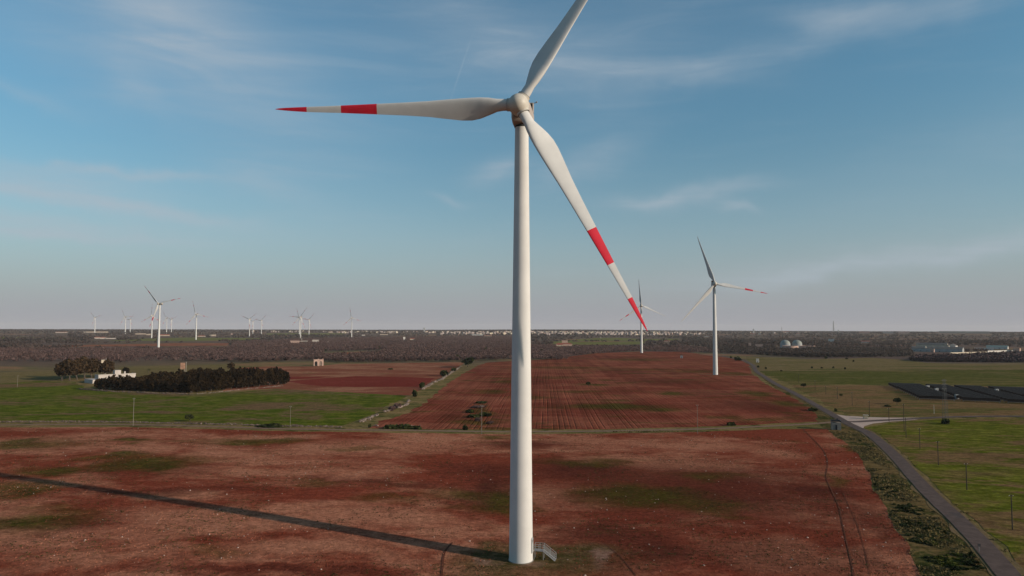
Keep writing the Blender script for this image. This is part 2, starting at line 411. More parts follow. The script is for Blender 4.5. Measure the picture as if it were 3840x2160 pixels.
wn = nt.noise(dirv, 5.0, 4.0, 0.6, out=1)
ws = nt.new('ShaderNodeVectorMath', operation='SCALE'); nt.set(ws.inputs[0], nt.vmath('SUBTRACT', wn, (0.5, 0.5, 0.5))); ws.inputs[3].default_value = 0.075
wdir = nt.vmath('ADD', dirv, ws.outputs[0])
WISPS = [(880, 60, 16, 5.0, -24, 0.28), (240, 150, 14, 3.0, -26, 0.35), (1700, 60, 16, 3.0, 0, 0.18), (1350, 150, 9, 2.4, -15, 0.16), (680, 470, 4, 1.2, -10, 0.55), (400, 520, 6, 0.5, -6, 0.7), (200, 585, 9, 0.4, 1, 0.8), (2250, 640, 12, 1.3, 5, 0.5), (520, 120, 11, 4.0, -28, 0.85), (330, 30, 6, 2.0, -30, 0.5), (1230, 60, 7, 2.6, -22, 0.38), (1560, 90, 9, 3.5, -8, 0.2),
         (120, 455, 8, 1.0, 2, 1.0), (330, 437, 6, 0.35, 1, 1.1), (60, 545, 8, 0.7, 1, 0.8), (180, 500, 9, 0.45, -4, 0.85), (520, 600, 12, 1.6, 3, 0.35),
         (2060, 40, 3.2, 0.9, -8, 0.9), (2330, 22, 8, 0.9, 7, 0.36), (1680, 190, 7, 1.0, -9, 0.32), (1500, 205, 6, 1.4, -7, 0.28),
         (1480, 400, 4, 1.6, 20, 0.8), (1250, 425, 2.2, 0.9, 10, 1.0), (1760, 488, 5, 0.55, 6, 0.75), (1640, 510, 3.4, 0.8, -3, 0.5),
         (1850, 528, 1.5, 0.35, -14, 0.85), (1130, 500, 1.6, 0.35, -12, 0.6), (2420, 632, 9, 0.7, 5, 0.75), (2100, 668, 11, 1.0, 4, 0.5),
         (2450, 380, 9, 3.0, 15, 0.25), (320, 215, 2.0, 1.2, -35, 0.45), (60, 240, 3, 0.6, -14, 0.4), (1950, 130, 12, 1.0, 12, 0.3)]
tot = None
for w_ in WISPS:
    v_ = wisp(*w_); tot = v_ if tot is None else nt.math('ADD', tot, v_)
st1 = nt.noise(nt.mapping(cv.outputs[0], rot=(0, 0, D2R(28)), scale=(0.5, 1.9, 1)), 0.9, 7.0, 0.62, 0.8)
st2 = nt.noise(nt.mapping(dirv, rot=(0, D2R(-4), 0), scale=(2.0, 2.0, 14.0)), 2.2, 6.0, 0.62, 0.7)
tex = nt.math('ADD', nt.math('MULTIPLY', nt.ramp(st1, 0.25, 0.8), 0.5), nt.math('MULTIPLY', nt.ramp(st2, 0.25, 0.8), 0.75))
cloud = nt.math('MULTIPLY', nt.math('MULTIPLY', tot, nt.math('ADD', 0.36, nt.math('MULTIPLY', tex, 0.75))), 0.55)
cloud = nt.math('ADD', cloud, nt.math('MULTIPLY', nt.math('MULTIPLY', nt.ramp(st2, 0.45, 0.8), nt.ramp(st1, 0.4, 0.75)), 0.16))
# contrail: a faint old vapour line
ca, cb = sky_dir(1189, 85), sky_dir(1119, 295); cn = ca.cross(cb).normalized(); cm = (ca+cb).normalized(); cl = (cb-ca).normalized()
trail = nt.math('EXPONENT', nt.math('MULTIPLY', nt.math('POWER', nt.math('DIVIDE', nt.vmath('DOT_PRODUCT', dirv, tuple(cn)), 0.0011), 2.0), -1.0))
tl = nt.math('DIVIDE', nt.math('SUBTRACT', nt.vmath('DOT_PRODUCT', dirv, tuple(cl)), cm.dot(cl)), (cb-ca).length*0.55)
trail = nt.math('MULTIPLY', trail, nt.ramp(nt.math('ABSOLUTE', tl), 0.8, 1.05, 1.0, 0.0))
trail = nt.math('MULTIPLY', trail, nt.ramp(nt.noise(dirv, 40.0, 2.0), 0.3, 0.6, 0.03, 0.13))
trail = nt.math('MULTIPLY', trail, nt.math('GREATER_THAN', nt.vmath('DOT_PRODUCT', dirv, tuple(cm)), 0.5))
cloud = nt.math('MINIMUM', nt.math('ADD', cloud, trail), 0.8)
# colour balance of the clear air, then the milky layer low over the land
skyc = nt.mix(1.0, sky.outputs[0], SKY_TINT, 'MULTIPLY')
bandz = nt.math('EXPONENT', nt.math('MULTIPLY', nt.math('POWER', nt.math('DIVIDE', nt.math('ABSOLUTE', nt.math('SUBTRACT', zc, 0.21)), 0.11), 2.0), -1.0))
dim = nt.new('ShaderNodeCombineColor'); bz = nt.math('SUBTRACT', 1.0, nt.math('MULTIPLY', bandz, 0.09))
for i in range(3): nt.set(dim.inputs[i], bz)
skyc = nt.mix(1.0, skyc, dim.outputs[0], 'MULTIPLY')
low = nt.math('EXPONENT', nt.math('MULTIPLY', nt.math('POWER', nt.math('DIVIDE', zc, 0.155), 1.7), -1.0))
skyc = nt.mix(nt.math('MULTIPLY', low, LOW_AMT), skyc, LOW_COL)
skyc = nt.mix(cloud, skyc, CLOUD_COL)
nt.set(bg.inputs['Color'], skyc); bg.inputs['Strength'].default_value = SKY_STR

# ------------------------------------------------------------------ materials
M['paint'] = plain_mat('white_paint', (0.655, 0.625, 0.585), 0.75, 0.04, 0.25, 0.12, streaks=0.10)
M['blade'] = plain_mat('blade_gelcoat', (0.63, 0.60, 0.565), 0.65, 0.05, 0.3, 0.2)
M['red'] = plain_mat('signal_red', (0.66, 0.012, 0.032), 0.5, 0.08, 0.4, 0.3)
M['nac'] = plain_mat('nacelle_shell', (0.44, 0.36, 0.30), 0.55, 0.07, 0.5, 0.3, streaks=0.2)
M['hub'] = plain_mat('spinner_shell', (0.58, 0.52, 0.44), 0.5, 0.06, 0.8, 0.3, streaks=0.12)
M['seal'] = plain_mat('rubber_seal', (0.03, 0.03, 0.03), 0.7, 0.1); M['joint'] = plain_mat('grey_joint', (0.22, 0.20, 0.18), 0.7, 0.1)
M['steel'] = plain_mat('galvanised_steel', (0.27, 0.26, 0.25), 0.6, 0.15, 2.0, 0.3)
M['wood'] = plain_mat('weathered_pole_wood', (0.06, 0.045, 0.034), 0.9, 0.3, 3.0)
M['conc_pole'] = plain_mat('pale_concrete', (0.22, 0.185, 0.15), 0.9, 0.15, 2.0)
M['asphalt'] = None
M['wallstone'] = plain_mat('grey_wall_stone', (0.17, 0.12, 0.10), 0.95, 0.4, 0.5, 0.05, bump=0.6)
M['stone'] = plain_mat('limestone_rubble', (0.24, 0.18, 0.145), 0.95, 0.45, 0.5, 0.05, bump=0.6)
M['whitewash'] = plain_mat('whitewashed_plaster', (0.66, 0.60, 0.54), 0.9, 0.08, 0.4, 0.1, streaks=0.3)
M['townwhite'] = plain_mat('town_house_white', (0.385, 0.31, 0.28), 0.9, 0.06, 0.05, 0.1)  # even off-white wall colour of the far town
M['cream'] = plain_mat('cream_plaster', (0.58, 0.48, 0.36), 0.9, 0.12, 0.3, 0.1, streaks=0.25)
M['pink'] = plain_mat('rose_plaster', (0.50, 0.33, 0.26), 0.9, 0.2, 0.25, 0.1, streaks=0.25)
M['greyw'] = plain_mat('grey_render', (0.36, 0.36, 0.35), 0.9, 0.12, 0.4, 0.1, streaks=0.3)
M['tile'] = plain_mat('red_clay_tile', (0.30, 0.085, 0.05), 0.9, 0.2, 0.6)
M['metalroof'] = plain_mat('grey_roof_sheet', (0.145, 0.135, 0.125), 0.9, 0.12, 0.3, 0.03, streaks=0.2)
M['greenroof'] = plain_mat('green_roof_sheet', (0.18, 0.235, 0.20), 0.5, 0.12, 0.3, 0.4)
M['flatroof'] = plain_mat('flat_roof_screed', (0.42, 0.37, 0.32), 0.95, 0.15, 0.3)
M['dark'] = plain_mat('dark_opening', (0.03, 0.03, 0.035), 0.6, 0.2)
M['pv'] = plain_mat('solar_cell_glass', (0.014, 0.011, 0.010), 0.8, 0.25, 0.8, 0.0)
M['pvframe'] = plain_mat('aluminium_frame', (0.33, 0.32, 0.31), 0.6, 0.1, 1.0, 0.3)
M['membrane'] = plain_mat('digester_membrane', (0.28, 0.285, 0.245), 0.6, 0.08, 0.1, 0.3)
M['bark'] = plain_mat('grey_bark', (0.10, 0.075, 0.06), 0.95, 0.3, 1.5)
M['bare'] = leaf_mat('bare_olive_twigs', (0.105, 0.061, 0.053), (0.205, 0.124, 0.108), 0.12, 0.3, 0.35)
M['bare_dark'] = leaf_mat('thicket_twigs', (0.045, 0.030, 0.034), (0.105, 0.070, 0.070), 0.25)
M['olive'] = leaf_mat('olive_leaves', (0.050, 0.038, 0.032), (0.105, 0.078, 0.066), 0.25, 0.3, 0.3)
M['pine'] = leaf_mat('dark_needles', (0.010, 0.006, 0.003), (0.038, 0.023, 0.010), 0.3, 0.5)
M['euca'] = leaf_mat('brownish_leaves', (0.022, 0.015, 0.008), (0.085, 0.050, 0.025), 0.4)
M['shrub'] = leaf_mat('shrub_leaves', (0.018, 0.024, 0.008), (0.060, 0.066, 0.020), 0.5)
M['ygshrub'] = leaf_mat('yellow_green_leaves', (0.06, 0.075, 0.012), (0.14, 0.13, 0.025), 0.6)
M['farwood'] = leaf_mat('far_wood_leaves', (0.050, 0.037, 0.032), (0.102, 0.073, 0.062), 0.02, 0.2, 0.3)
M['farscrub'] = leaf_mat('far_scrub', (0.068, 0.047, 0.040), (0.140, 0.092, 0.078), 0.012, 0.2, 0.4)

# ------------------------------------------------------------------ ground and fields
gm, nt, b = newmat('rough_ground'); pos = wpos(nt)
a1 = nt.noise(nt.mapping(pos, scale=(0.7, 1.3, 0)), 0.004, 6.0, 0.62, 0.4); a2 = nt.noise(nt.mapping(pos, scale=(0.7, 1.3, 0)), 0.05, 5.0, 0.65)
a3 = nt.noise(pos, 0.9, 5.0, 0.7); far = nt.ramp(nt.vmath('LENGTH', pos, (0, 0, 0)), 500, 1100)
near = nt.mix(nt.ramp(a2, 0.36, 0.64), (0.13, 0.105, 0.035), (0.24, 0.15, 0.065))
near = nt.mix(nt.ramp(nt.noise(pos, 0.12, 5.0, 0.7), 0.5, 0.66), near, (0.055, 0.06, 0.016))
fc = nt.mix(nt.ramp(a1, 0.50, 0.60), (0.115, 0.076, 0.062), (0.130, 0.115, 0.052))
fc = nt.mix(nt.ramp(nt.math('ADD', a1, nt.math('MULTIPLY', a2, 0.2)), 0.66, 0.72), fc, (0.26, 0.12, 0.075))
c = nt.mix(far, near, fc)
sh = nt.new('ShaderNodeCombineColor'); q = nt.ramp(a3, 0.25, 0.75, 0.65, 1.35)
for i in range(3): nt.set(sh.inputs[i], q)
nt.set(b.inputs['Base Color'], nt.mix(1.0, c, sh.outputs[0], 'MULTIPLY')); b.inputs['Roughness'].default_value = 1.0; b.inputs['Specular IOR Level'].default_value = 0
bp = nt.new('ShaderNodeBump'); bp.inputs['Strength'].default_value = 0.7; bp.inputs['Distance'].default_value = 0.3
nt.set(bp.inputs['Height'], a3); nt.set(b.inputs['Normal'], bp.outputs[0])
def axis_coords(lo, hi, near_, step, growth):
    out = [0.0]; s = step
    while out[-1] < hi: 
        if out[-1] > near_: s *= growth
        out.append(out[-1]+s)
    neg = [0.0]; s = step
    while neg[-1] > lo:
        if -neg[-1] > near_: s *= growth
        neg.append(neg[-1]-s)
    return sorted(set(neg+out))
gx = axis_coords(-15000, 15000, 320, 8.0, 1.085); gy = axis_coords(-2500, 16000, 480, 8.0, 1.085)
vs = [(x, y, terrain(x, y)) for y in gy for x in gx]; nx = len(gx)
fs = [(j*nx+i, j*nx+i+1, (j+1)*nx+i+1, (j+1)*nx+i) for j in range(len(gy)-1) for i in range(nx-1)]
me = bpy.data.meshes.new('ground'); me.from_pydata(vs, [], fs); me.materials.append(gm); me.update()
me.polygons.foreach_set('use_smooth', [True]*len(fs)); tag(link('ground', me), kind='structure')

RED_L, RED_D, WEED = (0.45, 0.176, 0.101), (0.235, 0.051, 0.027), (0.050, 0.046, 0.009)
weedsA = [ell(*e) for e in [(370,1165,160,24), (60,1120,150,16,.9), (300,1150,120,14,.9), (650,1108,140,10,.9), (40,1235,110,30,.9), (70,1310,160,40,.8), (1650,1252,170,26,.95), (1290,1270,70,34,.9), (1770,1205,70,10,.8), (1850,1300,60,10,.6), (55,1113,90,8), (305,1141,60,9), (361,1177,130,15), (139,1185,110,16), (611,1113,80,9), (42,1241,70,20), (56,1310,110,32), (330,1110,90,7),
    (1250,1255,80,34,0.9), (1600,1248,210,34,0.9), (1480,1165,120,13,0.8), (1760,1275,150,24,0.8), (2100,1210,45,20,0.7), (1150,1240,90,22,.7), (980,1260,110,16,.6), (1790,1200,120,12,.6), (800,1215,90,9,.6), (900,1130,60,7,.6), (560,1390,120,18,.5), (1250,1100,70,6,.9), (2150,1130,40,14,.8)]]
lightsA = [ell(*e) for e in [(480,1300,260,36,.9), (150,1215,170,14,.8), (1010,1120,260,20,.8), (1950,1400,170,50,.7), (300,1400,260,40,.8), (250,1094,140,10), (555,1144,130,15), (690,1100,150,8), (820,1130,160,20), (620,1190,150,16), (1000,1310,200,38), (800,1375,260,34), (430,1250,140,16), (1120,1390,70,45), (1730,1120,260,16,.9), (2010,1390,110,50,.75), (1950,1140,100,20,.8), (1480,1110,120,12,.8), (380,1330,120,30,.7)]]
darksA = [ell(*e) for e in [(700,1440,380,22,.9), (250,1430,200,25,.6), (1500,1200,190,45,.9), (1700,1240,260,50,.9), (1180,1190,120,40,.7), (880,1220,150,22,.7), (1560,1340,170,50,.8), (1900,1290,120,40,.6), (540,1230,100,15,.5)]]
deepA = [ell(*e) for e in [(1460,1175,170,24,1), (1640,1250,300,34,1), (1230,1235,110,50,1), (2060,1235,130,34,1), (1640,1385,170,44,.9), (1230,1185,120,24,.8), (1300,1120,140,12,.8), (350,1240,180,14,.7), (1000,1215,200,12,.7), (1480,1185,230,34,.8), (1700,1245,330,42,.95), (1240,1250,110,40,.9), (1850,1215,190,36,.8), (700,1445,420,18,.7), (1560,1345,190,40,.75), (2060,1230,80,60,.7), (150,1320,170,30,.6), (560,1235,140,12,.5), (350,1180,220,20,.5), (1180,1180,90,24,.6), (1880,1420,260,26,.5), (870,1210,160,16,.5), (2180,1390,80,60,.55), (1780,1230,480,90,.75), (1950,1400,330,60,.5), (1500,1420,200,40,.6), (2150,1300,90,110,.6)]]
M['stony'] = soil_mat('stony_red_soil', RED_L, RED_D, WEED, 0.45, weedsA, lightsA, darksA, deepA, extra=[([ell(1345,1412,235,58,1.0), ell(1240,1385,110,26,.9), ell(1440,1385,120,26,.9)], (0.062, 0.055, 0.016), (0.145, 0.090, 0.040)), ([ell(1500,1408,36,30,.8), ell(1225,1405,40,8,.6), ell(1330,1432,50,6,.5)], (0.30, 0.16, 0.115), (0.36, 0.20, 0.15))], bump=0.9)
fieldA = WD((-420,1092),(0,1075.5),(300,1074.5),(730,1085.5),(1000,1089),(1290,1093),(1500,1091),(1750,1087),(1960,1079),(2075,1079),(2120,1108),(2165,1150),(2188,1190),(2205,1235),(2235,1290),(2275,1360),(2318,1449),(2330,1520))
pa = GD(2330,1520); pb = GD(-420, 1092)
fieldA += [(pa.x+4, 60), (pa.x+12, 10), (-170, 10), (-230, 80)]
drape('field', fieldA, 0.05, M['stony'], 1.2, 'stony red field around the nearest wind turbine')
WEEDM = [ell(*e) for e in [(1540,1022,150,9), (1660,1031,70,6), (1420,925,160,4,.7), (1240,985,50,6,.9), (1270,960,40,5,.8), (1820,1050,60,6,.8), (1450,985,90,4,.7), (1500,968,60,4), (1690,990,60,6), (1900,990,50,10), (1980,1015,50,10), (1210,1030,32,18,.8), (1330,1000,70,5,.7), (1600,905,120,4,.7), (1750,935,90,4,.7), (1180,1062,80,7,.8), (1400,950,80,4,.6), (1850,940,50,5,.8), (1600,930,200,4,.5)]]
LIGHTM = [ell(*e) for e in [(1110,998,50,6), (1180,1003,60,4,.8), (1600,1060,200,8,.6), (1900,1050,100,12,.6), (1350,930,140,6,.7), (1450,1010,80,6,.5)]]
M['plough'] = soil_mat('ploughed_red_soil', (0.30, 0.093, 0.054), (0.205, 0.048, 0.028), WEED, 0.9, WEEDM, LIGHTM, deep_tones=[ell(*e) for e in [(1540,1022,190,12,.7), (1900,1020,150,18,.7), (1650,960,160,10,.5), (1300,960,90,10,.5), (1750,990,120,12,.5), (1180,1050,100,10,.6), (1550,900,200,5,.5)]], furrow=(D2R(2.6), 2.3, 0.08), bump=0.9, seed=2.0)
fieldM = WD((925,1077),(960,1060),(1020,1042),(1062,1018),(1090,996),(1128,964),(1168,938),(1205,919),(1228,912),(1290,908),(1337,906.5),(1431,897),(1504,888),(1610,884.5),(1717,884.5),(1769,892),(1830,899),(1866,907),(1884,918),(1892,940),(1925,966),(1985,995),(2026,1020),(2058,1048),(2052,1060),(1990,1063),(1750,1075),(1500,1080),(1290,1082),(1100,1080))
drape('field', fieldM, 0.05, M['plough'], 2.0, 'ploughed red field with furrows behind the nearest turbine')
M['pasture'] = grass_mat('green_pasture', (0.072, 0.096, 0.009), (0.155, 0.152, 0.020), (0.195, 0.112, 0.056), 0.9, 1.0, streak=(0.8, 1.2), scale=0.022, greens=[ell(*e) for e in [(130,985,220,14), (600,1000,200,12), (900,1010,120,8), (480,1050,160,10), (330,1030,90,8,.7)]])
fieldG = WD((-500,1000),(-200,972),(0,965.5),(100,958),(190,961),(214,978),(300,986),(484,995),(600,986),(690,979),(1030,996),(985,1015),(950,1034),(915,1052),(880,1066),(860,1071),(730,1071),(300,1061),(0,1060.5),(-500,1066))
drape('field', fieldG, 0.05, M['pasture'], 1.5, 'green pasture beyond the track')
M['strips'] = soil_mat('fallow_red_soil', (0.37, 0.160, 0.092), (0.25, 0.075, 0.044), (0.13, 0.095, 0.036), 0.6, bump=0.6, seed=4.0)
fieldS = WD((560,985),(690,978),(1030,995),(1060,980),(1090,962),(1130,936),(1163,917),(1166,911.5),(1100,912),(960,914),(853,915.5),(785,922),(671,922),(600,925),(560,940))
drape('field', fieldS, 0.05, M['strips'], 1.5, 'fallow pinkish field beside the dark square grove')
M['redstrip'] = soil_mat('fresh_red_soil', (0.235, 0.045, 0.032), (0.20, 0.034, 0.024), WEED, 0.2, bump=0.6, seed=5.0)
drape('field', WD((716,960),(800,953),(895,946.5),(1000,948),(1095,951.5),(1078,962),(1052,973),(895,974),(816,972),(760,966)), 0.10, M['redstrip'], 1.2, 'freshly turned dark red strip')
drape('field', WD((722,948),(836,947.5),(800,951),(712,956)), 0.10, M['redstrip'], 1.2, 'narrow dark red strip')
M['tan'] = grass_mat('dry_tan_stubble', (0.19, 0.135, 0.055), (0.23, 0.16, 0.07), (0.155, 0.125, 0.04), 0.5, 3.0)
drape('field', WD((281,943),(300,924),(400,920),(560,918),(671,921.5),(600,926),(560,941),(560,985),(420,975),(290,955)), 0.05, M['tan'], 1.5, 'dry tan field around the water tank')
drape('field', WD((-300,950),(0,937),(80,934),(146,936),(150,952),(110,957),(0,963.5),(-200,970)), 0.05, M['tan'], 1.5, 'dry tan field on the far side of the pasture')
M['fgreen'] = grass_mat('young_green_crop', (0.088, 0.098, 0.009), (0.178, 0.160, 0.024), (0.200, 0.112, 0.050), 0.9, 6.0, streak=(0.7, 1.5), scale=0.028, rows=(D2R(-38), 2.2, 0.22),
    dries=[ell(*e) for e in [(2390,1150,120,14,.8), (2300,1075,80,6,.6), (2545,1320,60,60,.9), (2240,1110,60,14,.6), (2420,1190,160,10,.6), (2330,1240,80,24,.5)]], greens=[ell(*e) for e in [(2450,1075,180,14), (2400,1225,90,18,.7)]])
ROAD = [(3900,2260),(3805,2185),(3735,2104),(3680,2040),(3624,1983),(3572,1933),(3526,1891),(3476,1842),(3418,1780),(3362,1717),(3301,1660),(3259,1628),(3216,1606),(3176,1587),(3117,1553),(3035,1506),(2965,1468),(2906,1438),(2866,1412.6),(2838,1394),(2826.6,1374),(2812.5,1363),(2791,1354),(2765,1348),(2730,1340.5),(2695,1336),(2620,1330)]
road_pts = W(*ROAD)
pr = GD(3000,1063)
def offset_line(pts, d):
    out = []
    for i, p in enumerate(pts):
        a = Vector(pts[max(0, i-1)]); b = Vector(pts[min(len(pts)-1, i+1)]); t = (b-a).normalized()
        out.append((p[0]+t.y*d, p[1]-t.x*d))
    return out
rr = offset_line(road_pts, 3.4)
fieldR = W((3246,1606),(3275,1598),(3333,1588),(3430,1579),(3550,1571.5),(3840,1568),(4700,1575))
fieldR += [(fieldR[-1][0]+20, 60), (rr[0][0]+20, 40)]
fieldR += [p for p in rr[0:12]]
drape('field', fieldR, 0.05, M['fgreen'], 0.8, 'green crop field right of the road')
M['rtan'] = grass_mat('reddish_dry_grass', (0.195, 0.120, 0.050), (0.245, 0.125, 0.062), (0.105, 0.098, 0.026), 0.75, 8.0)
drape('field', W((2962,1443),(3050,1444),(3340,1446),(3540,1447),(3840,1452),(4700,1462),(4700,1562),(3840,1556),(3500,1561),(3330,1563),(3260,1560),(3170,1551),(3120,1530),(3060,1496),(3000,1463)), 0.05, M['rtan'], 3.0, 'dry reddish field in front of the solar panels')
M['rgreen'] = grass_mat('dark_green_meadow', (0.072, 0.076, 0.015), (0.124, 0.112, 0.027), (0.175, 0.125, 0.045), 0.75, 9.0, dries=[ell(*e) for e in [(1990,962,120,4,.8), (2130,932,160,3,.8), (2500,965,120,3,.7), (2330,930,120,2,.6)]], greens=[ell(*e) for e in [(1960,940,60,6), (2250,945,200,9), (2450,945,160,9)]])
drape('field', W((2853,1391),(3000,1391),(3260,1390),(3540,1388),(3840,1386),(4700,1384),(4700,1460),(3840,1450),(3540,1445),(3340,1444),(2965,1441),(2905,1421),(2872,1406)), 0.05, M['rgreen'], 5.0, 'dark green meadow behind the solar panels')
M['rtan2'] = grass_mat('tan_dry_meadow', (0.190, 0.135, 0.055), (0.235, 0.155, 0.075), (0.115, 0.105, 0.030), 0.75, 11.0)
drape('field', W((2715,1333),(2830,1337),(3026,1347),(3260,1342),(3400,1349),(3480,1362),(3700,1367),(3840,1366),(4700,1366),(4700,1383),(3840,1385),(3540,1387),(3260,1389),(3000,1390),(2856,1390),(2842,1372),(2800,1350)), 0.05, M['rtan2'], 4.0, 'dry tan meadow before the far orchard')
drape('field', W((151,1297),(400,1292),(700,1286),(860,1287),(855,1296),(500,1299),(150,1301)), 0.15, M['strips'], 2.0, 'far red strip between the bare groves')
drape('field', W((1216,1325),(1300,1321),(1420,1319),(1450,1318),(1420,1322),(1330,1328),(1225,1330)), 0.15, M['strips'], 2.0, 'small red clearing inside the bare grove')
M['fargreen'] = grass_mat('far_green_field', (0.145, 0.155, 0.040), (0.20, 0.18, 0.055), (0.20, 0.14, 0.065), 0.5, 13.0)
for pl in ([(2100,1277),(2180,1272),(2250,1267),(2330,1267),(2400,1271),(2550,1270),(2540,1276),(2400,1278),(2100,1279.5)], [(2120,1282),(2420,1280.5),(2410,1291),(2200,1295.5),(2080,1296)], [(400,1279),(520,1270),(700,1266),(1000,1268),(960,1275),(700,1279)], [(1000,1250),(1300,1249),(1280,1257),(1000,1258)], [(-200,1262),(150,1264),(330,1268),(260,1274),(-200,1275)], [(1560,1268),(1640,1272),(1660,1277),(1560,1277)], [(2060,1281),(2150,1276),(2140,1296),(1990,1297)]):
    drape('field', W(*pl), 0.15, M['fargreen'], 2.0, 'far green field')
# tracks and roads
am, nt, b = newmat('worn_asphalt'); pos = wpos(nt)
n1 = nt.noise(pos, 0.5, 5.0, 0.65); n2 = nt.noise(pos, 6.0, 3.0, 0.7)
c = nt.mix(nt.ramp(n1, 0.35, 0.68), (0.084, 0.054, 0.044), (0.118, 0.077, 0.062))
c = nt.mix(nt.ramp(nt.noise(pos, 0.09, 4.0, 0.7), 0.56, 0.62, 0, 0.6), c, (0.055, 0.044, 0.044)); c = nt.mix(nt.ramp(n2, 0.5, 0.8, 0, 0.4), c, (0.15, 0.12, 0.11))
nt.set(b.inputs['Base Color'], c); b.inputs['Roughness'].default_value = 0.95; b.inputs['Specular IOR Level'].default_value = 0.1
M['asphalt'] = am
def dirt(name, c1, c2):
    m, nt, b = newmat(name); p = wpos(nt)
    c = nt.mix(nt.ramp(nt.noise(p, 0.35, 5.0, 0.7), 0.3, 0.7), c1, c2)
    c = nt.mix(nt.ramp(nt.noise(p, 3.0, 4.0, 0.7), 0.5, 0.7, 0, 0.4), c, tuple(v*0.6 for v in c1))
    nt.set(b.inputs['Base Color'], c); b.inputs['Roughness'].default_value = 1.0; b.inputs['Specular IOR Level'].default_value = 0
    bp = nt.new('ShaderNodeBump'); bp.inputs['Strength'].default_value = 0.6; bp.inputs['Distance'].default_value = 0.15
    nt.set(bp.inputs['Height'], nt.noise(p, 2.0, 4.0, 0.7)); nt.set(b.inputs['Normal'], bp.outputs[0]); return m
M['track'] = dirt('packed_earth_track', (0.20, 0.125, 0.085), (0.27, 0.17, 0.115))
M['gravel'] = dirt('pale_gravel', (0.43, 0.30, 0.24), (0.54, 0.39, 0.32))
M['verge'] = dirt('dusty_verge', (0.195, 0.125, 0.070), (0.135, 0.095, 0.042))
M['groove'] = dirt('damp_soil_rut', (0.10, 0.036, 0.022), (0.14, 0.05, 0.032))
track_pts = WD((-420,1078),(0,1069.5),(300,1068.5),(520,1073),(730,1079.5),(1000,1083),(1290,1086.5),(1500,1085),(1750,1080),(1900,1074),(2020,1068),(2085,1063),(2125,1058))
strip('path', track_pts, 3.2, 0.10, M['track'], 0.5)
strip('verge', road_pts, 5.4, 0.09, M['verge'], 1.6)
drape('verge', W((3100,1549),(3170,1560),(3260,1565),(3334,1567),(3420,1567),(3500,1565.5),(3430,1575.5),(3340,1581.5),(3275,1589),(3240,1599),(3232,1610),(3200,1600),(3160,1580),(3125,1562)), 0.12, M['gravel'], 0.3)
strip('road', W((3165,1580),(3200,1583),(3245,1580.5),(3334,1576),(3428,1571),(3500,1567),(3615,1563),(3840,1562),(4700,1568)), 4.2, 0.15, M['asphalt'], 0.15)
_, road_Q = strip('road', road_pts, 3.9, 0.19, M['asphalt'], 0.12)
strip('path', W((2620,1402),(2683,1407),(2760,1409),(2835,1406)), 4.0, 0.10, M['verge'], 0.8)
strip('path', W((2360,1325),(2406,1325),(2450,1325)), 6.0, 0.10, M['verge'], 0.8)
M['vgrass'] = grass_mat('rough_verge_grass', (0.040, 0.046, 0.012), (0.090, 0.078, 0.024), (0.175, 0.110, 0.045), 1.15, 21.0, streak=(1, 1), scale=0.06)
lo = offset_line(road_pts, -2.6)
drape('verge', [p for p in fieldA[9:18]]+[p for p in lo[1:19]], 0.04, M['vgrass'], 0.4)
# ruts left by wheels
for pl, w in (([(2020,1080),(2045,1105),(2072,1135),(2082,1165),(2078,1200),(2092,1235),(2110,1275),(2122,1330),(2138,1400),(2150,1460),(2160,1520)], 0.28), ([(1138,1366),(1122,1384),(1116,1400),(1113,1425),(1110,1460),(1106,1520)], 0.4),
              ([(2120,1240),(2160,1330),(2190,1449)], 0.14), ([(1520,1368),(1560,1400),(1600,1449)], 0.2)):
    strip('path', WD(*pl), w, 0.11, M['groove'], 0.10)
# ------------------------------------------------------------------ wind turbines
def airfoil(n=22):
    """thick aerofoil outline, chord 0..1 along x (leading edge at 0), y thickness"""
    pts = []
    for i in range(n):
        t = 2*math.pi*i/n; x = 0.5*(1+math.cos(t))
        yt = 5*(0.2969*math.sqrt(max(x, 0))-0.126*x-0.3516*x*x+0.2843*x**3-0.1036*x**4)
        pts.append((x, yt if t <= math.pi else -yt*0.75, t))
    return pts
# r/R, chord (m), thickness ratio, twist (deg), leading-edge offset fraction
BL = 45.3
ST = [(0.030,1.95,1.0,0,.5),(0.060,1.95,1.0,0,.5),(0.085,2.15,.86,13,.47),(0.115,2.95,.62,14,.42),(0.150,3.65,.44,13.5,.37),(0.185,3.95,.36,12,.34),(0.225,3.85,.31,10.5,.33),(0.28,3.42,.28,8.5,.33),
      (0.36,2.75,.25,6.5,.33),(0.45,2.30,.23,4.5,.33),(0.57,1.86,.21,3,.33),(0.5701,1.86,.21,3,.33),(0.65,1.58,.2,2,.33),(0.72,1.33,.19,1.4,.33),(0.7201,1.33,.19,1.4,.33),(0.80,1.10,.18,.8,.33),(0.865,.92,.18,.4,.34),(0.8651,.92,.18,.4,.34),(0.92,.70,.18,.1,.38),(0.96,.48,.18,0,.45),(0.985,.28,.18,0,.55),(1.0,.06,.18,0,.7)]
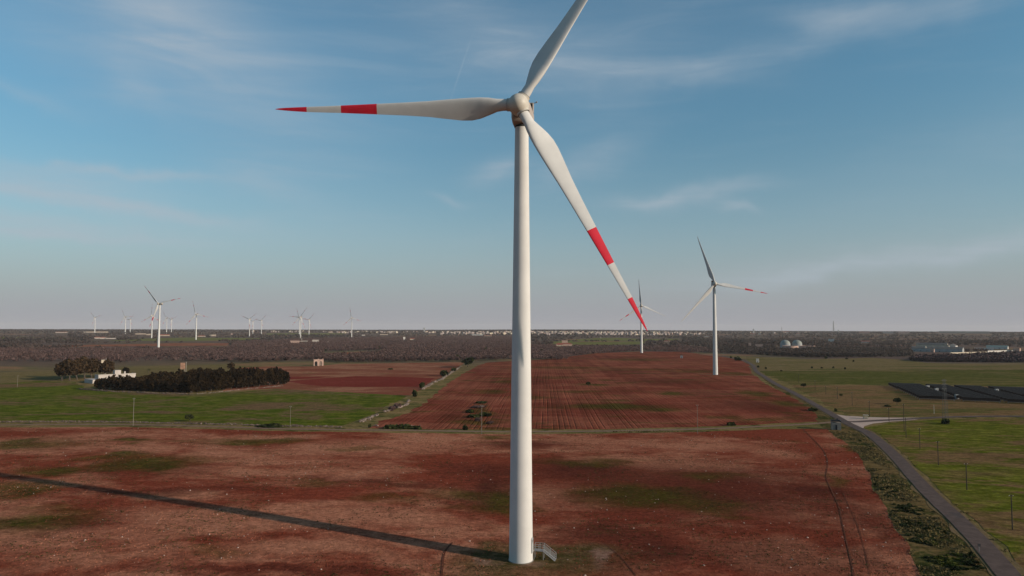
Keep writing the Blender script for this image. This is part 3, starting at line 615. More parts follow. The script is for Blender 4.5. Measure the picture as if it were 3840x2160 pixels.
def blade_mesh(banded=True):
    mb = MB(); n = 22; af = airfoil(n); PIT = 13.0
    for (rr_, ch, th, tw, off) in ST:
        a = D2R(tw+PIT); ring = []
        k = min(1.0, max(0.0, (th-0.36)/0.64))
        for (x, y, t) in af:
            cx = 0.5*(1+math.cos(t)); cy = 0.5*math.sin(t)
            px = -(x*(1-k)+cx*k-off)*ch; py = (y*th*(1-k)*1.0+cy*k)*ch
            # leading edge (low x) towards -X of the blade frame; suction side towards +Y (down wind)
            ring.append((px*math.cos(a), py*math.cos(a)-px*math.sin(a), rr_*BL))
        mb.v += ring
    ns = len(ST)
    for j in range(ns-1):
        mi = 1 if banded and ((0.57 <= ST[j][0] < 0.7199 or ST[j][0] >= 0.8651) and ST[j][0] != 0.57) else 0
        for i in range(n):
            mb.f.append((j*n+i, j*n+(i+1) % n, (j+1)*n+(i+1) % n, (j+1)*n+i)); mb.m.append(mi)
    mb.f.append(tuple(range((ns-1)*n, ns*n))); mb.m.append(1 if banded else 0)
    me = mb.mesh('blade', [M['blade'], M['red']], smooth=True, angle=D2R(50))
    bm = bmesh.new(); bm.from_mesh(me); bmesh.ops.recalc_face_normals(bm, faces=bm.faces); bm.to_mesh(me); bm.free()
    return me
HUBZ, OVER, TILT, YAW = 80.0, 4.8, D2R(4.0), D2R(7.6)
# nacelle frame: -Y is up wind (rotor), origin on the tower axis at hub height
def tower_mesh():
    mb = MB(); prof = []
    for i in range(28):
        t = i/27; z = t*77.4; prof.append((2.095*(1-t)+1.225*t, z))
    mb.lathe(prof, 48)
    return mb.mesh('tower', M['paint'], smooth=True, angle=D2R(40))
def flange_mesh():
    mb = MB()
    mb.lathe([(2.10, 0.0), (2.26, 0.0), (2.26, 0.16), (2.10, 0.18)], 48); return mb.mesh('base_flange', M['conc_pole'], smooth=False)
def door_mesh():
    mb = MB(); w, h = 0.95, 2.2
    for sgn in (0,): mb.box((0, 0, h/2), (w, 0.22, h))
    mb.lathe([(0.0, 0.0), (w/2, 0.0), (w/2, 0.22), (0.0, 0.22)], 18, axis='y', c=(0, -0.11, h)); return mb.mesh('door', M['greyw'])
def nacelle_mesh():
    mb = MB()
    secs = [(-2.6, 1.25, -1.55, 1.35), (-2.2, 1.62, -2.15, 1.72), (-0.5, 1.72, -2.35, 1.80), (2.5, 1.72, -2.35, 1.85), (5.6, 1.70, -2.2, 1.85), (6.6, 1.62, -1.8, 1.75), (6.9, 1.3, -1.3, 1.4)]
    n = 24
    for (y, w, zb, zt) in secs:
        for i in range(n):
            t = 2*math.pi*i/n; c, s_ = math.cos(t), math.sin(t); e = 0.32
            x = w*math.copysign(abs(c)**e, c); zz_ = math.copysign(abs(s_)**e, s_); z = (zt+zb)/2+(zt-zb)/2*zz_
            mb.v.append((x, y, z))
    for j in range(len(secs)-1):
        for i in range(n): mb.f.append((j*n+i, j*n+(i+1) % n, (j+1)*n+(i+1) % n, (j+1)*n+i)); mb.m.append(0)
    mb.f.append(tuple(reversed(range(n)))); mb.m.append(0); k = (len(secs)-1)*n; mb.f.append(tuple(range(k, k+n))); mb.m.append(0)
    me = mb.mesh('nacelle', M['nac'], smooth=True, angle=D2R(35))
    bm = bmesh.new(); bm.from_mesh(me); bmesh.ops.recalc_face_normals(bm, faces=bm.faces); bm.to_mesh(me); bm.free(); return me
def collar_mesh():
    mb = MB(); mb.lathe([(1.23, -2.75), (1.34, -2.72), (1.34, -2.5), (1.23, -2.42)], 36); return mb.mesh('yaw_collar', M['seal'], smooth=False)
def cooler_mesh():
    mb = MB()
    for sx in (-1.55, 1.55): mb.box((sx, 5.2, 2.55), (0.16, 1.3, 1.75))
    mb.box((0, 5.2, 3.38), (3.26, 1.1, 0.14)); return mb.mesh('roof_cooler', M['nac'])
def radiator_mesh():
    mb = MB(); mb.box((0, 5.25, 2.6), (2.92, 0.5, 1.4)); return mb.mesh('radiator', M['seal'])
def vane_mesh():
    mb = MB(); mb.tube((1.62, 5.5, 3.3), (1.62, 5.5, 3.62), 0.07, 0.07, 8); mb.tube((1.62, 5.5, 3.6), (2.15, 5.5, 3.72), 0.07, 0.07, 8)
    mb.lathe([(0.0, -0.17), (0.13, -0.12), (0.18, 0), (0.13, 0.12), (0.0, 0.17)], 10, c=(2.2, 5.5, 3.8)); return mb.mesh('anemometer', M['steel'], smooth=True, angle=D2R(40))
def hub_mesh():
    """spinner: rounded nose cone with three swollen lobes where the blades leave"""
    mb = MB(); n = 60; prof = [(-2.22, 0.0), (-2.16, 0.42), (-1.98, 0.86), (-1.66, 1.26), (-1.2, 1.58), (-0.6, 1.78), (0.1, 1.84), (0.8, 1.80), (1.35, 1.66), (1.42, 1.50), (1.42, 0.0)]
    for (y, r) in prof:
        for i in range(n):
            t = 2*math.pi*i/n; lobe = 0.5*(1+math.cos(3*(t-math.pi/2))); env = math.exp(-((y-0.0)/1.15)**2)
            rad = r*(1+0.085*env*(lobe-0.45)); mb.v.append((rad*math.cos(t), y, rad*math.sin(t)))
    for j in range(len(prof)-1):
        for i in range(n): mb.f.append((j*n+i, j*n+(i+1) % n, (j+1)*n+(i+1) % n, (j+1)*n+i)); mb.m.append(0)
    me = mb.mesh('spinner', M['hub'], smooth=True, angle=D2R(45))
    bm = bmesh.new(); bm.from_mesh(me); bmesh.ops.remove_doubles(bm, verts=bm.verts, dist=1e-4); bmesh.ops.recalc_face_normals(bm, faces=bm.faces); bm.to_mesh(me); bm.free(); return me
def socket_mesh():
    mb = MB(); mb.lathe([(1.14, 1.2), (1.14, 1.86), (1.10, 1.92), (0.9, 1.92)], 36, mi=0); mb.lathe([(1.145, 1.915), (1.145, 1.965), (0.96, 1.97)], 36, mi=1)
    return mb.mesh('blade_socket', [M['hub'], M['joint']], smooth=True, angle=D2R(30))
def backplate_mesh():
    mb = MB(); mb.lathe([(0.0, 1.40), (1.42, 1.40), (1.42, 1.95), (0.0, 1.95)], 36, axis='y'); return mb.mesh('main_bearing', M['seal'])
TM = dict(tower=tower_mesh(), base_flange=flange_mesh(), door=door_mesh(), nacelle=nacelle_mesh(), yaw_collar=collar_mesh(), roof_cooler=cooler_mesh(), radiator=radiator_mesh(), anemometer=vane_mesh(),
          spinner=hub_mesh(), blade=blade_mesh(), plain_blade=blade_mesh(False), blade_socket=socket_mesh(), main_bearing=backplate_mesh())
def turbine(base, phase_deg, label, group='wind turbines', scale=1.0, yaw=YAW, near=False, banded=(0, 1, 2)):
    root = thing('wind_turbine', label, 'wind turbine', base, 0, group, scale)
    def part(nm, mat, par=root):
        o = link(nm, TM[nm], par); o.matrix_local = mat; return o
    tw = part('tower', Matrix.Identity(4))
    if near:
        part('base_flange', Matrix.Identity(4), tw)
        dm = Matrix.Rotation(D2R(72), 4, 'Z') @ Matrix.Translation((0, -2.02, 1.55))
        part('door', dm, tw)
    Ry = Matrix.Rotation(-yaw, 4, 'Z')
    nm = Matrix.Translation((0, 0, HUBZ)) @ Ry
    nac = part('nacelle', nm @ Matrix.Identity(4))
    for k in ('yaw_collar', 'roof_cooler', 'radiator', 'anemometer'): part(k, Matrix.Identity(4), nac)
    hm = nm @ Matrix.Translation((0, -OVER, 0.0)) @ Matrix.Rotation(-TILT, 4, 'X')
    sp = part('spinner', hm @ Matrix.Rotation(-D2R(phase_deg-90), 4, 'Y'))
    part('main_bearing', Matrix.Identity(4), sp)
    for k in range(3):
        # rotate about the rotor axis: angle measured counter-clockwise as seen from up wind, blade built along +Z
        a = phase_deg+120*k
        bm_ = hm @ Matrix.Rotation(-D2R(a-90), 4, 'Y')
        bo = link('blade', TM['blade' if k in banded else 'plain_blade'], root); bo.matrix_local = bm_; part('blade_socket', Matrix.Identity(4), bo)
    return root
BASE = G(1954, 2117)+Vector((0, 2.1, 0)); BASE.z = terrain(BASE.x, BASE.y)-0.02
turbine(BASE, 178.7, 'huge white wind turbine nearest the camera, red banded blades filling the sky', near=True)
def far_turbine(base_px, hub_y, phase, label, banded=(0, 1, 2)):
    b = G(*base_px); hub_dir = _f+_r*((base_px[0]-CX)/FPX)-_u*((hub_y-CY)/FPX)
    t = math.hypot(b.x, b.y)/math.hypot(hub_dir.x, hub_dir.y); hz = CH+hub_dir.z*t
    s = (hz-b.z)/HUBZ; turbine(b, phase, label, scale=s, banded=banded)
far_turbine((2683, 1405), 1065, 108.5, 'white wind turbine in the red field left of the curving road', (2,))
far_turbine((2406, 1323), 1146, 95.0, 'white wind turbine behind the red tip of the huge blade', (1,))
far_turbine((594, 1302.8), 1138.6, 12.5, 'tallest wind turbine of the far left cluster, standing before the thin red strip')
far_turbine((568.3, 1268), 1184.4, 90, 'white wind turbine partly crossed by a blade of the tallest far left one')
far_turbine((734.5, 1273.7), 1178.6, 108, 'white wind turbine alone right of the tallest far left one, one blade straight up')
far_turbine((355, 1247.5), 1190, 15, 'tiny white wind turbine leftmost on the horizon')
far_turbine((469, 1252), 1187.5, 0, 'tiny wind turbine, taller of the second pair from the left edge')
far_turbine((487.6, 1247), 1198, 55, 'tiny wind turbine, shorter of the second pair from the left edge')
far_turbine((624, 1252), 1193, 0, 'small wind turbine just right of the tallest far left one, with a level blade')
far_turbine((642.5, 1248), 1198.8, 30, 'tiny wind turbine with one blade hanging straight down over its tower')
far_turbine((935, 1263), 1196.8, 38, 'wind turbine with two raised blades, tallest of the three left of centre')
far_turbine((948, 1252), 1205.7, 30, 'tiny wind turbine with hanging blade, middle of the three left of centre')
far_turbine((980, 1254.5), 1201.9, 50, 'tiny wind turbine, rightmost of the three left of centre')
far_turbine((1126.5, 1268), 1189, 56, 'white wind turbine with a level blade, front of the overlapping pair')
far_turbine((1122, 1260), 1191, 108, 'wind turbine half hidden by the overlapping one in front')
far_turbine((1158.4, 1257.5), 1199, 50, 'tiny wind turbine just right of the overlapping pair')
far_turbine((1318.3, 1266), 1192, 102, 'white wind turbine standing alone below the long red and white blade')
# entrance stairs of the near turbine
st = thing('access_stairs', 'pale steel stairs with railings at the tower door of the nearest turbine', 'stairs', (BASE.x+2.9, BASE.y+0.9, BASE.z), D2R(-14))
PL = 1.55
mb = MB(); mb.box((0.35, 0, PL), (1.7, 1.2, 0.08)); mb.build('platform', M['steel'], st)
mb = MB(); ns = 8
for i in range(ns):
    t = (i+0.5)/ns; mb.box((1.2+t*2.1, 0, PL*(1-t)+0.0), (0.27, 1.1, 0.045))
mb.build('steps', M['steel'], st)
for sgn in (-1, 1):
    mb = MB(); y = 0.57*sgn
    mb.tube((1.2, y, PL), (3.3, y, 0.05), 0.07, 0.07, 6); mb.build('stringer', M['pvframe'], st)
    mb = MB()
    for h in (1.1, 0.75, 0.4):
        mb.tube((-0.45, y, PL+h), (1.2, y, PL+h), 0.035, 0.035, 6); mb.tube((1.2, y, PL+h), (3.3, y, h+0.05), 0.035, 0.035, 6)
    for x in (-0.45, 0.4, 1.2): mb.tube((x, y, 0.0 if x != 0.4 else PL), (x, y, PL+1.1), 0.04, 0.04, 6)
    for t in (0.5, 1.0): mb.tube((1.2+2.1*t, y, PL*(1-t)), (1.2+2.1*t, y, PL*(1-t)+1.13), 0.04, 0.04, 6)
    mb.build('railing', M['pvframe'], st)
# far buildings of the plain: foot centre in the photo, width and height there, look
FAR_BLDS = [
    (3117, 1281, 20, 9, 'bright cream block standing alone in the dark plain right of the domes', 'whitewash', 'flat'), (2847, 1300, 28, 8, 'long pinkish ruin house behind the tidy orchard', 'pink', 'flat'), (2812, 1301, 9, 14, 'narrow pinkish ruined tower house behind the tidy orchard', 'pink', 'flat'),
    (2115, 1297, 62, 11, 'long reddish farmhouse beside the far green field', 'pink', 'hip'), (2118, 1294, 22, 17, 'taller middle block of the reddish farmhouse by the far green field', 'pink', 'flat'), (2100, 1298, 20, 8, 'low tiled wing left of the reddish farmhouse', 'cream', 'gable'),
    (2252, 1268, 4, 4, 'tiny white hut on the far green field', 'whitewash', 'flat'), (2500, 1281, 26, 4, 'low pinkish farm far behind the second turbine', 'pink', 'gable'),
    (3615, 1250, 160, 9, 'very long cream warehouse on the right horizon', 'cream', 'flat'), (3522, 1249, 22, 4, 'small pale shed left of the very long warehouse', 'whitewash', 'gable'), (3390, 1249, 38, 5, 'reddish roofed building on the horizon, left of the warehouse', 'whitewash', 'gable'),
    (3330, 1250, 34, 6, 'white factory on the right horizon between mast and warehouse', 'whitewash', 'flat'), (3242, 1249, 36, 5, 'pinkish long building right of the tall mast', 'pink', 'gable'), (2992, 1254, 18, 4, 'pale house below the horizon left of the tall mast', 'whitewash', 'gable'), (2950, 1247, 20, 5, 'white gabled hall on the horizon near the smaller mast', 'whitewash', 'gable'),
    (2848, 1255, 9, 6, 'bright white house left of the smaller mast', 'whitewash', 'flat'), (2823, 1256, 18, 6, 'cream house just left of the bright white one', 'cream', 'gable'), (3757, 1262, 9, 6, 'tiny red and white house under the right end of the horizon', 'pink', 'flat'),
    (365, 1270, 26, 8, 'farm with red tiled roof, left end of the distant farmyard', 'whitewash', 'hip'), (387, 1271, 20, 9, 'second red roofed house of the distant farmyard', 'whitewash', 'hip'), (420, 1271, 40, 3.5, 'long low white wall building right of the red roofs', 'whitewash', 'flat'),
    (360, 1247, 80, 4, 'very long low cream sheds behind the leftmost turbine', 'cream', 'flat'), (230, 1248, 38, 4, 'tiny pale houses near the left edge under the horizon', 'whitewash', 'gable'), (528, 1254, 36, 4, 'long pale shed left of the tallest far turbine', 'cream', 'flat'), (560, 1257, 20, 5, 'pale shed just left of the tallest far turbine', 'cream', 'flat'),
    (617, 1260, 34, 7, 'cream farm just right of the tallest far turbine', 'cream', 'gable'), (756, 1263, 28, 6, 'pale farm right of the turbine with the upright blade', 'cream', 'hip'), (798, 1261, 22, 7, 'cream farmhouse further right of that pale farm', 'cream', 'flat'), (869, 1255, 6, 5, 'tiny pink house between the far turbines', 'pink', 'flat'),
    (1106, 1285, 34, 8, 'long salmon building at the edge of the bare grove', 'pink', 'flat'), (1140, 1281, 30, 3, 'low white strip building right of the long salmon one', 'whitewash', 'flat'), (1184, 1281, 26, 7, 'white block house among the bare trees', 'whitewash', 'flat'), (1130, 1273, 12, 3, 'small white shed under the overlapping turbines', 'whitewash', 'flat'),
    (1363, 1259, 12, 4, 'bright white shed right of the lone turbine', 'whitewash', 'flat'), (1516, 1276, 8, 12, 'narrow white tower house amid the bare grove', 'whitewash', 'flat'), (1546, 1275, 18, 7, 'cream farmhouse right of the white tower house', 'cream', 'gable'), (1230, 1283, 12, 2.5, 'tiny pinkish shed among the bare trees', 'pink', 'flat'),
    (1240, 1248, 16, 5, 'pale shed left of the lone turbine on the horizon', 'cream', 'flat'), (1470, 1246, 34, 3.5, 'long pale hall below the left part of the town', 'cream', 'flat'), (1440, 1256, 30, 3.5, 'low pale farm row under the town', 'cream', 'flat'), (1620, 1248, 30, 4, 'pinkish row of sheds below the town', 'pink', 'flat'),
    (1790, 1258, 42, 5, 'grey greenhouse hall under the town', 'greyw', 'flat'), (1830, 1260, 30, 4, 'cream farm row left of the huge tower', 'cream', 'gable'), (2650, 1264, 22, 3, 'pale shed between the two near right turbines', 'whitewash', 'flat'), (3245, 1285, 30, 7, 'grey low farm sheds in the plain right of the domes', 'greyw', 'gable'), (3290, 1300, 10, 6, 'small salmon house in the plain right of the domes', 'pink', 'flat')]
# ------------------------------------------------------------------ trees and shrubs
def crown_pts(n, rx, rz, rng, shell=0.55, lobes=5):
    """points through a crown volume built from a few uneven lobes"""
    L = rng.normal(size=(lobes, 3)); L /= np.linalg.norm(L, axis=1)[:, None]
    L *= np.array([rx*0.5, rx*0.5, rz*0.42])*rng.uniform(0.6, 1.1, (lobes, 1)); L = np.vstack([L, np.zeros((1, 3))])
    R = rng.uniform(0.42, 0.68, len(L))
    k = rng.integers(0, len(L), n); d = rng.normal(size=(n, 3)); d /= np.linalg.norm(d, axis=1)[:, None]
    r = rng.uniform(shell, 1.0, n)**0.7*R[k]
    return L[k]+d*r[:, None]*np.array([rx, rx, rz])
def trunk_mesh(h, r, rng, limbs=5, spread=1.6, mat=None):
    mb = MB(); p = Vector((0, 0, -0.3)); q = Vector((rng.uniform(-.15, .15)*h, rng.uniform(-.15, .15)*h, h*0.55)); mb.tube(p, q, r, r*0.7, 7)
    for i in range(limbs):
        a = 2*math.pi*i/limbs+rng.uniform(-.4, .4); e = q+Vector((math.cos(a)*spread, math.sin(a)*spread, h*rng.uniform(0.3, 0.6)))
        mid = q.lerp(e, 0.5)+Vector((0, 0, -h*0.05)); mb.tube(q, mid, r*0.5, r*0.35, 6, caps=False); mb.tube(mid, e, r*0.35, r*0.12, 5, caps=False)
    return mb.mesh('trunk', mat or M['bark'])
def tree_proto(nm, rx, rz, h, leaf, n, mat, rng, limbs=5, lobes=6, flat=0.2):
    """(crown mesh, trunk mesh) for a tree of height h"""
    pts = crown_pts(n, rx, rz, rng, 0.35, lobes); pts[:, 2] += h-rz*0.95
    pts[:, 2] = np.maximum(pts[:, 2], h*0.12)
    return quads_mesh('crown', pts, rng.uniform(0.6, 1.25, n)*leaf, mat, rng, flat), trunk_mesh(h*0.7, max(0.12, h*0.028), rng, limbs, rx*0.55)
def place_tree(nm, proto, x, y, s, label, cat, group=None, rz=None, sz=None, sink=0.0):
    z = terrain(x, y)-sink
    t = thing(nm, label, cat, (x, y, z), random.uniform(0, 6.28) if rz is None else rz, group); t.scale = (s, s, sz or s)
    link('trunk', proto[1], t); link('crown', proto[0], t); return t
rg = np.random.default_rng(11)
bare_protos = [tree_proto('bare', 3.4*k, 2.3, 5.6, 0.42, 420, M['bare'], rg, 6, 7) for k in (0.9, 1.0, 1.15, 1.05)]
olive_protos = [tree_proto('olive', 3.6*k, 2.6, 5.8, 0.5, 380, M['olive'], rg, 5, 6) for k in (0.9, 1.0, 1.1)]
thick_protos = [tree_proto('thicket', 3.6, 2.6, 5.4, 0.55, 360, M['bare_dark'], rg, 5, 6) for k in range(2)]
def shrub_mesh(rng, mat, n=260, leaf=0.22, rx=1.0, rz=0.75):
    p = crown_pts(n, rx, rz, rng, 0.4, 5); p[:, 2] = np.abs(p[:, 2]+rz*0.55); return quads_mesh('shrub', p, rng.uniform(.6, 1.3, n)*leaf, mat, rng)
shrub_protos = [shrub_mesh(rg, M['shrub']) for _ in range(3)]; yshrub_protos = [shrub_mesh(rg, M['ygshrub'], 240, 0.2) for _ in range(2)]
dry_protos = [shrub_mesh(rg, M['bare'], 220, 0.2) for _ in range(2)]
def shrub(p, w, h, label, group=None, protos=shrub_protos, nm='shrub', cat='shrub'):
    o = link(nm, random.choice(protos)); o.location = (p.x, p.y, terrain(p.x, p.y)-0.1); o.scale = (w/2/1.1, w/2/1.1, h/1.25); o.rotation_euler[2] = random.uniform(0, 6.28)
    return tag(o, label, cat, group)
def shrub_px(px, py, wpx, hpx, label, group=None, protos=shrub_protos, nm='shrub', cat='shrub'):
    p = G(px, py); m = mpp(p); return shrub(p, wpx*m*1.1, hpx*m*1.25, label, group, protos, nm, cat)
# --- the bare groves: scattered positions inside pixel-measured outlines on the ground
def scatter(poly, spacing, rng, jitter=0.42, rowdir=0.0):
    xs = [p[0] for p in poly]; ys = [p[1] for p in poly]; cx, cy = sum(xs)/len(xs), sum(ys)/len(ys); out = []
    R = max(max(xs)-min(xs), max(ys)-min(ys)); k = int(R/spacing)+2; c, s = math.cos(rowdir), math.sin(rowdir)
    for i in range(-k, k+1):
        for j in range(-k, k+1):
            a = (i+rng.uniform(-jitter, jitter))*spacing; b_ = (j+rng.uniform(-jitter, jitter))*spacing
            x, y = cx+a*c-b_*s, cy+a*s+b_*c
            if in_poly(x, y, poly): out.append((x, y))
    return out
hole = W((1205,1328),(1216,1318),(1450,1314),(1460,1320),(1330,1332),(1200,1335)); hole2 = W((430,1352),(620,1340),(800,1345),(800,1352),(600,1350))
G1 = W((-300,1306),(150,1313),(500,1312),(860,1308),(880,1287),(1050,1277),(1250,1270),(1500,1266),(1800,1262),(1985,1262),(1990,1344),(1900,1351),(1740,1356),(1270,1361),(1190,1352),(1100,1352),(1080,1361),(1000,1363),(830,1357),(620,1353),(440,1362),(200,1356),(-300,1360))
G3 = W((1985,1300),(2060,1297),(2135,1300),(2250,1302),(2400,1307),(2405,1317),(2246,1327),(2135,1337),(2128,1350),(1993,1351))
G3b = W((2410,1304),(2560,1300),(2650,1310),(2700,1322),(2660,1331),(2560,1322),(2412,1316))
G4 = W((2640,1303),(2800,1303),(3000,1304),(3200,1307),(3350,1311),(3430,1318),(3420,1338),(3300,1340),(3180,1341),(3030,1342),(2900,1335),(2760,1327),(2660,1322))
G5 = W((3405,1353),(3440,1341),(3600,1337),(3700,1331),(3840,1327),(4500,1328),(4500,1364),(3840,1360),(3600,1359),(3470,1357))
G6 = W((2560,1272),(3000,1276),(3420,1288),(3420,1306),(3000,1300),(2560,1295))
rr_ = random.Random(5)
pos_bare = [p for p in scatter(G1, 9.0, rr_, 0.5, 0.3) if not in_poly(p[0], p[1], hole) and not in_poly(p[0], p[1], hole2) and mnoise.noise(Vector((p[0]/70, p[1]/70, 1)))+0.35*mnoise.noise(Vector((p[0]/24, p[1]/24, 4))) > -0.36]
pos_bare += [p for p in scatter(G3, 8.0, rr_, 0.45) if not in_poly(p[0], p[1], W((2060,1298),(2090,1281.5),(2430,1280),(2420,1296),(2300,1303)))]+[p for p in scatter(G3b, 10.0, rr_, 0.45) if mnoise.noise(Vector((p[0]/60, p[1]/60, 1))) > -0.15]
pos_olive = scatter(G4, 8.6, rr_, 0.12, D2R(-12)); pos_thick = scatter(G5, 6.2, rr_, 0.45)
pos_olive += [p for p in scatter(G6, 15.0, rr_, 0.4) if mnoise.noise(Vector((p[0]/90, p[1]/90, 1))) > -0.1]
CLEAR = []
for a_ in FAR_BLDS:
    g_ = G(a_[0], a_[1]); CLEAR.append((math.atan2(g_.x, g_.y), a_[2]/2*mpp(g_)/g_.to_2d().length*1.05, g_.to_2d().length, a_[3]*mpp(g_)))
for (x_, y_, w_, h_) in [(3515, 1320, 165, 20), (3740, 1309, 66, 13), (2967, 1303, 110, 28)]:
    g_ = G(x_, y_); CLEAR.append((math.atan2(g_.x, g_.y), w_/2*mpp(g_)/g_.to_2d().length, g_.to_2d().length, h_*mpp(g_)))
def clear(x, y, tall):
    az = math.atan2(x, y); d = math.hypot(x, y)
    for (a, w, db, hb) in CLEAR:
        if abs(az-a) < w and db*(1-tall/36) < d < db+25: return False
    return True
pos_bare = [p for p in pos_bare if clear(p[0], p[1], 5)]; pos_olive = [p for p in pos_olive if clear(p[0], p[1], 5)]
def split_nearest(pos, n):
    q = sorted(pos, key=lambda p: p[0]**2+p[1]**2); return q[:n], q[n:]
def in_frame(p):
    x = p[0]/max(p[1], 1); return -0.82 < x < 0.82
near_bare, far_bare = split_nearest([p for p in pos_bare if in_frame(p)], 190); far_bare += [p for p in pos_bare if not in_frame(p)]
near_olive, far_olive = split_nearest([p for p in pos_olive if in_frame(p)], 110); far_olive += [p for p in pos_olive if not in_frame(p)]
near_thick, far_thick = split_nearest([p for p in pos_thick if in_frame(p)], 90); far_thick += [p for p in pos_thick if not in_frame(p)]
for p in near_bare: place_tree('olive_tree', random.choice(bare_protos), p[0], p[1], random.uniform(0.75, 1.2), 'leafless purple brown olive tree in the near rows of the big bare grove', 'tree', 'bare olive trees along the near edge of the grove')
for p in near_olive: place_tree('olive_tree', random.choice(olive_protos), p[0], p[1], random.uniform(0.85, 1.15), 'dark olive tree in the tidy orchard rows behind the tan meadow', 'tree', 'olive trees of the tidy orchard')
for p in near_thick: place_tree('thicket_tree', random.choice(thick_protos), p[0], p[1], random.uniform(0.8, 1.2), 'blackish bare tree in the low dark thicket by the farm wall', 'tree', 'bare trees of the dark thicket')
def wood_mass(name, positions, rx, rz, h, n, leaf, mat, label, rng):
    P = np.array([(x, y, terrain(x, y)) for x, y in positions]); N = len(P)
    sc_ = rng.uniform(0.75, 1.2, N)
    c = rng.normal(size=(N, n, 3)); c /= np.linalg.norm(c, axis=2)[:, :, None]; c *= rng.uniform(0.35, 1.0, (N, n, 1))**0.6*np.array([rx, rx, rz])
    c[:, :, 2] += h-rz*0.9; c = c*sc_[:, None, None]+P[:, None, :]
    o = link(name, quads_mesh(name, c.reshape(-1, 3), rng.uniform(0.6, 1.25, N*n)*leaf, mat, rng, 0.2))
    return tag(o, label, 'woodland', kind='stuff')
wood_mass('bare_grove', far_bare, 3.4, 2.1, 5.2, 26, 0.85, M['bare'], 'wide mass of leafless purple brown olive trees across the plain', rg)
wood_mass('olive_orchard', far_olive, 3.6, 2.3, 5.2, 16, 1.1, M['olive'], 'rear rows of the dark olive orchard', rg)
wood_mass('dark_thicket', far_thick, 3.4, 2.3, 5.0, 16, 1.1, M['bare_dark'], 'rear of the blackish thicket by the farm wall', rg)
# --- far plain: scrub, hedgerows and woods out to the horizon (sizes are real, so they shrink to a dark fringe)
fargreen_polys = [W(*pl) for pl in ([(2080,1279.5),(2120,1274),(2250,1266),(2330,1265.5),(2560,1269),(2540,1277.5),(2300,1279)], [(2060,1298),(2090,1281.5),(2430,1280),(2420,1296),(2300,1300)], [(400,1279),(700,1266),(1000,1268),(960,1275)], [(1000,1250),(1300,1249),(1280,1257),(1000,1258)], [(1560,1268),(1640,1272),(1660,1277),(1560,1277)], [(140,1290),(860,1283),(860,1297),(150,1301)])]
far_s, far_w = [], []
rr2 = random.Random(21)
for i in range(26000):
    az = rr2.uniform(-0.86, 0.86); d = 1150*math.exp(rr2.uniform(0, 2.15)); x, y = d*math.sin(az), d*math.cos(az)
    if any(in_poly(x, y, q) for q in fargreen_polys): continue
    if in_poly(x, y, G1) or in_poly(x, y, G3) or in_poly(x, y, G4) or in_poly(x, y, G5): continue
    if d < 1900 and y < 1280: continue
    if not clear(x, y, 9): continue
    nz = mnoise.noise(Vector((x/420, y/420, 7)))+0.5*mnoise.noise(Vector((x/130, y/130, 2)))
    nz += 0.25*sstep(2500, 5000, d)
    if nz > 0.30: far_w.append((x, y))
    elif nz > -0.22 and rr2.random() < 0.8: far_s.append((x, y))
for i in range(11000):
    az = rr2.uniform(-0.86, 0.86); d = rr2.uniform(5200, 11000); x, y = d*math.sin(az), d*math.cos(az)
    if mnoise.noise(Vector((x/500, y/700, 17))) > -0.25 and clear(x, y, 9): far_w.append((x, y))
wood_mass('far_scrub', far_s, 5.5, 2.4, 5.0, 9, 2.2, M['farscrub'], 'purplish brown scrub and orchards spread over the distant plain', rg)
wood_mass('far_woods', far_w, 7.0, 4.0, 9.0, 10, 3.0, M['farwood'], 'dark woods and tree belts towards the horizon', rg)
ever_protos = [tree_proto('evergreen', 2.6, 2.4, 5.2, 0.45, 300, M['shrub'], rg, 4, 6) for _ in range(2)]
dk = [p for p in pos_bare if mnoise.noise(Vector((p[0]/45, p[1]/45, 12))) > 0.35 and in_frame(p)]; random.shuffle(dk)
for p in dk[:46]: place_tree('evergreen_bush_tree', random.choice(ever_protos), p[0]+4, p[1]+3, random.uniform(0.8, 1.5), 'dark green leafy tree dotted among the bare brown olive grove', 'tree', 'dark green trees among the bare grove')
# --- the dark square grove beside the white farmhouse
pine_protos = [tree_proto('pine', 3.1*k, 5.2, 10.2, 0.6, 900, M['pine'], rg, 4, 7) for k in (0.95, 1.05, 1.15, 1.0)]
pA, pB, pC = G(373,1462), G(718,1474), G(1072,1441); pD = pA+(pC-pB)
gp = [tuple(p[:2]) for p in (pA, pB, pC, pD)]
pine_pos = []
for e, (a, b_) in enumerate(((pA, pB), (pB, pC))):                      # outer rows first, close together
    n = int((b_-a).length/4.6)
    for i in range(n+1):
        q = a.lerp(b_, i/n); pine_pos.append((q.x+rr_.uniform(-.6, .6), q.y+rr_.uniform(-.4, .8)))
pine_pos += scatter(gp, 6.6, rr_, 0.3, math.atan2(pB.y-pA.y, pB.x-pA.x))
for x, y in pine_pos:
    t_ = Vector((x-pB.x, y-pB.y)).dot((pC-pB).to_2d().normalized())/(pC-pB).length
    s = (0.94+0.36*max(0, t_))*random.uniform(0.84, 1.12)
    place_tree('evergreen_tree', random.choice(pine_protos), x, y, 1.0, 'dense blackish evergreen tree packed into the dark square grove', 'tree', 'trees of the dark square grove', sz=s, sink=0.6)
bush_t = G(1040, 1441)
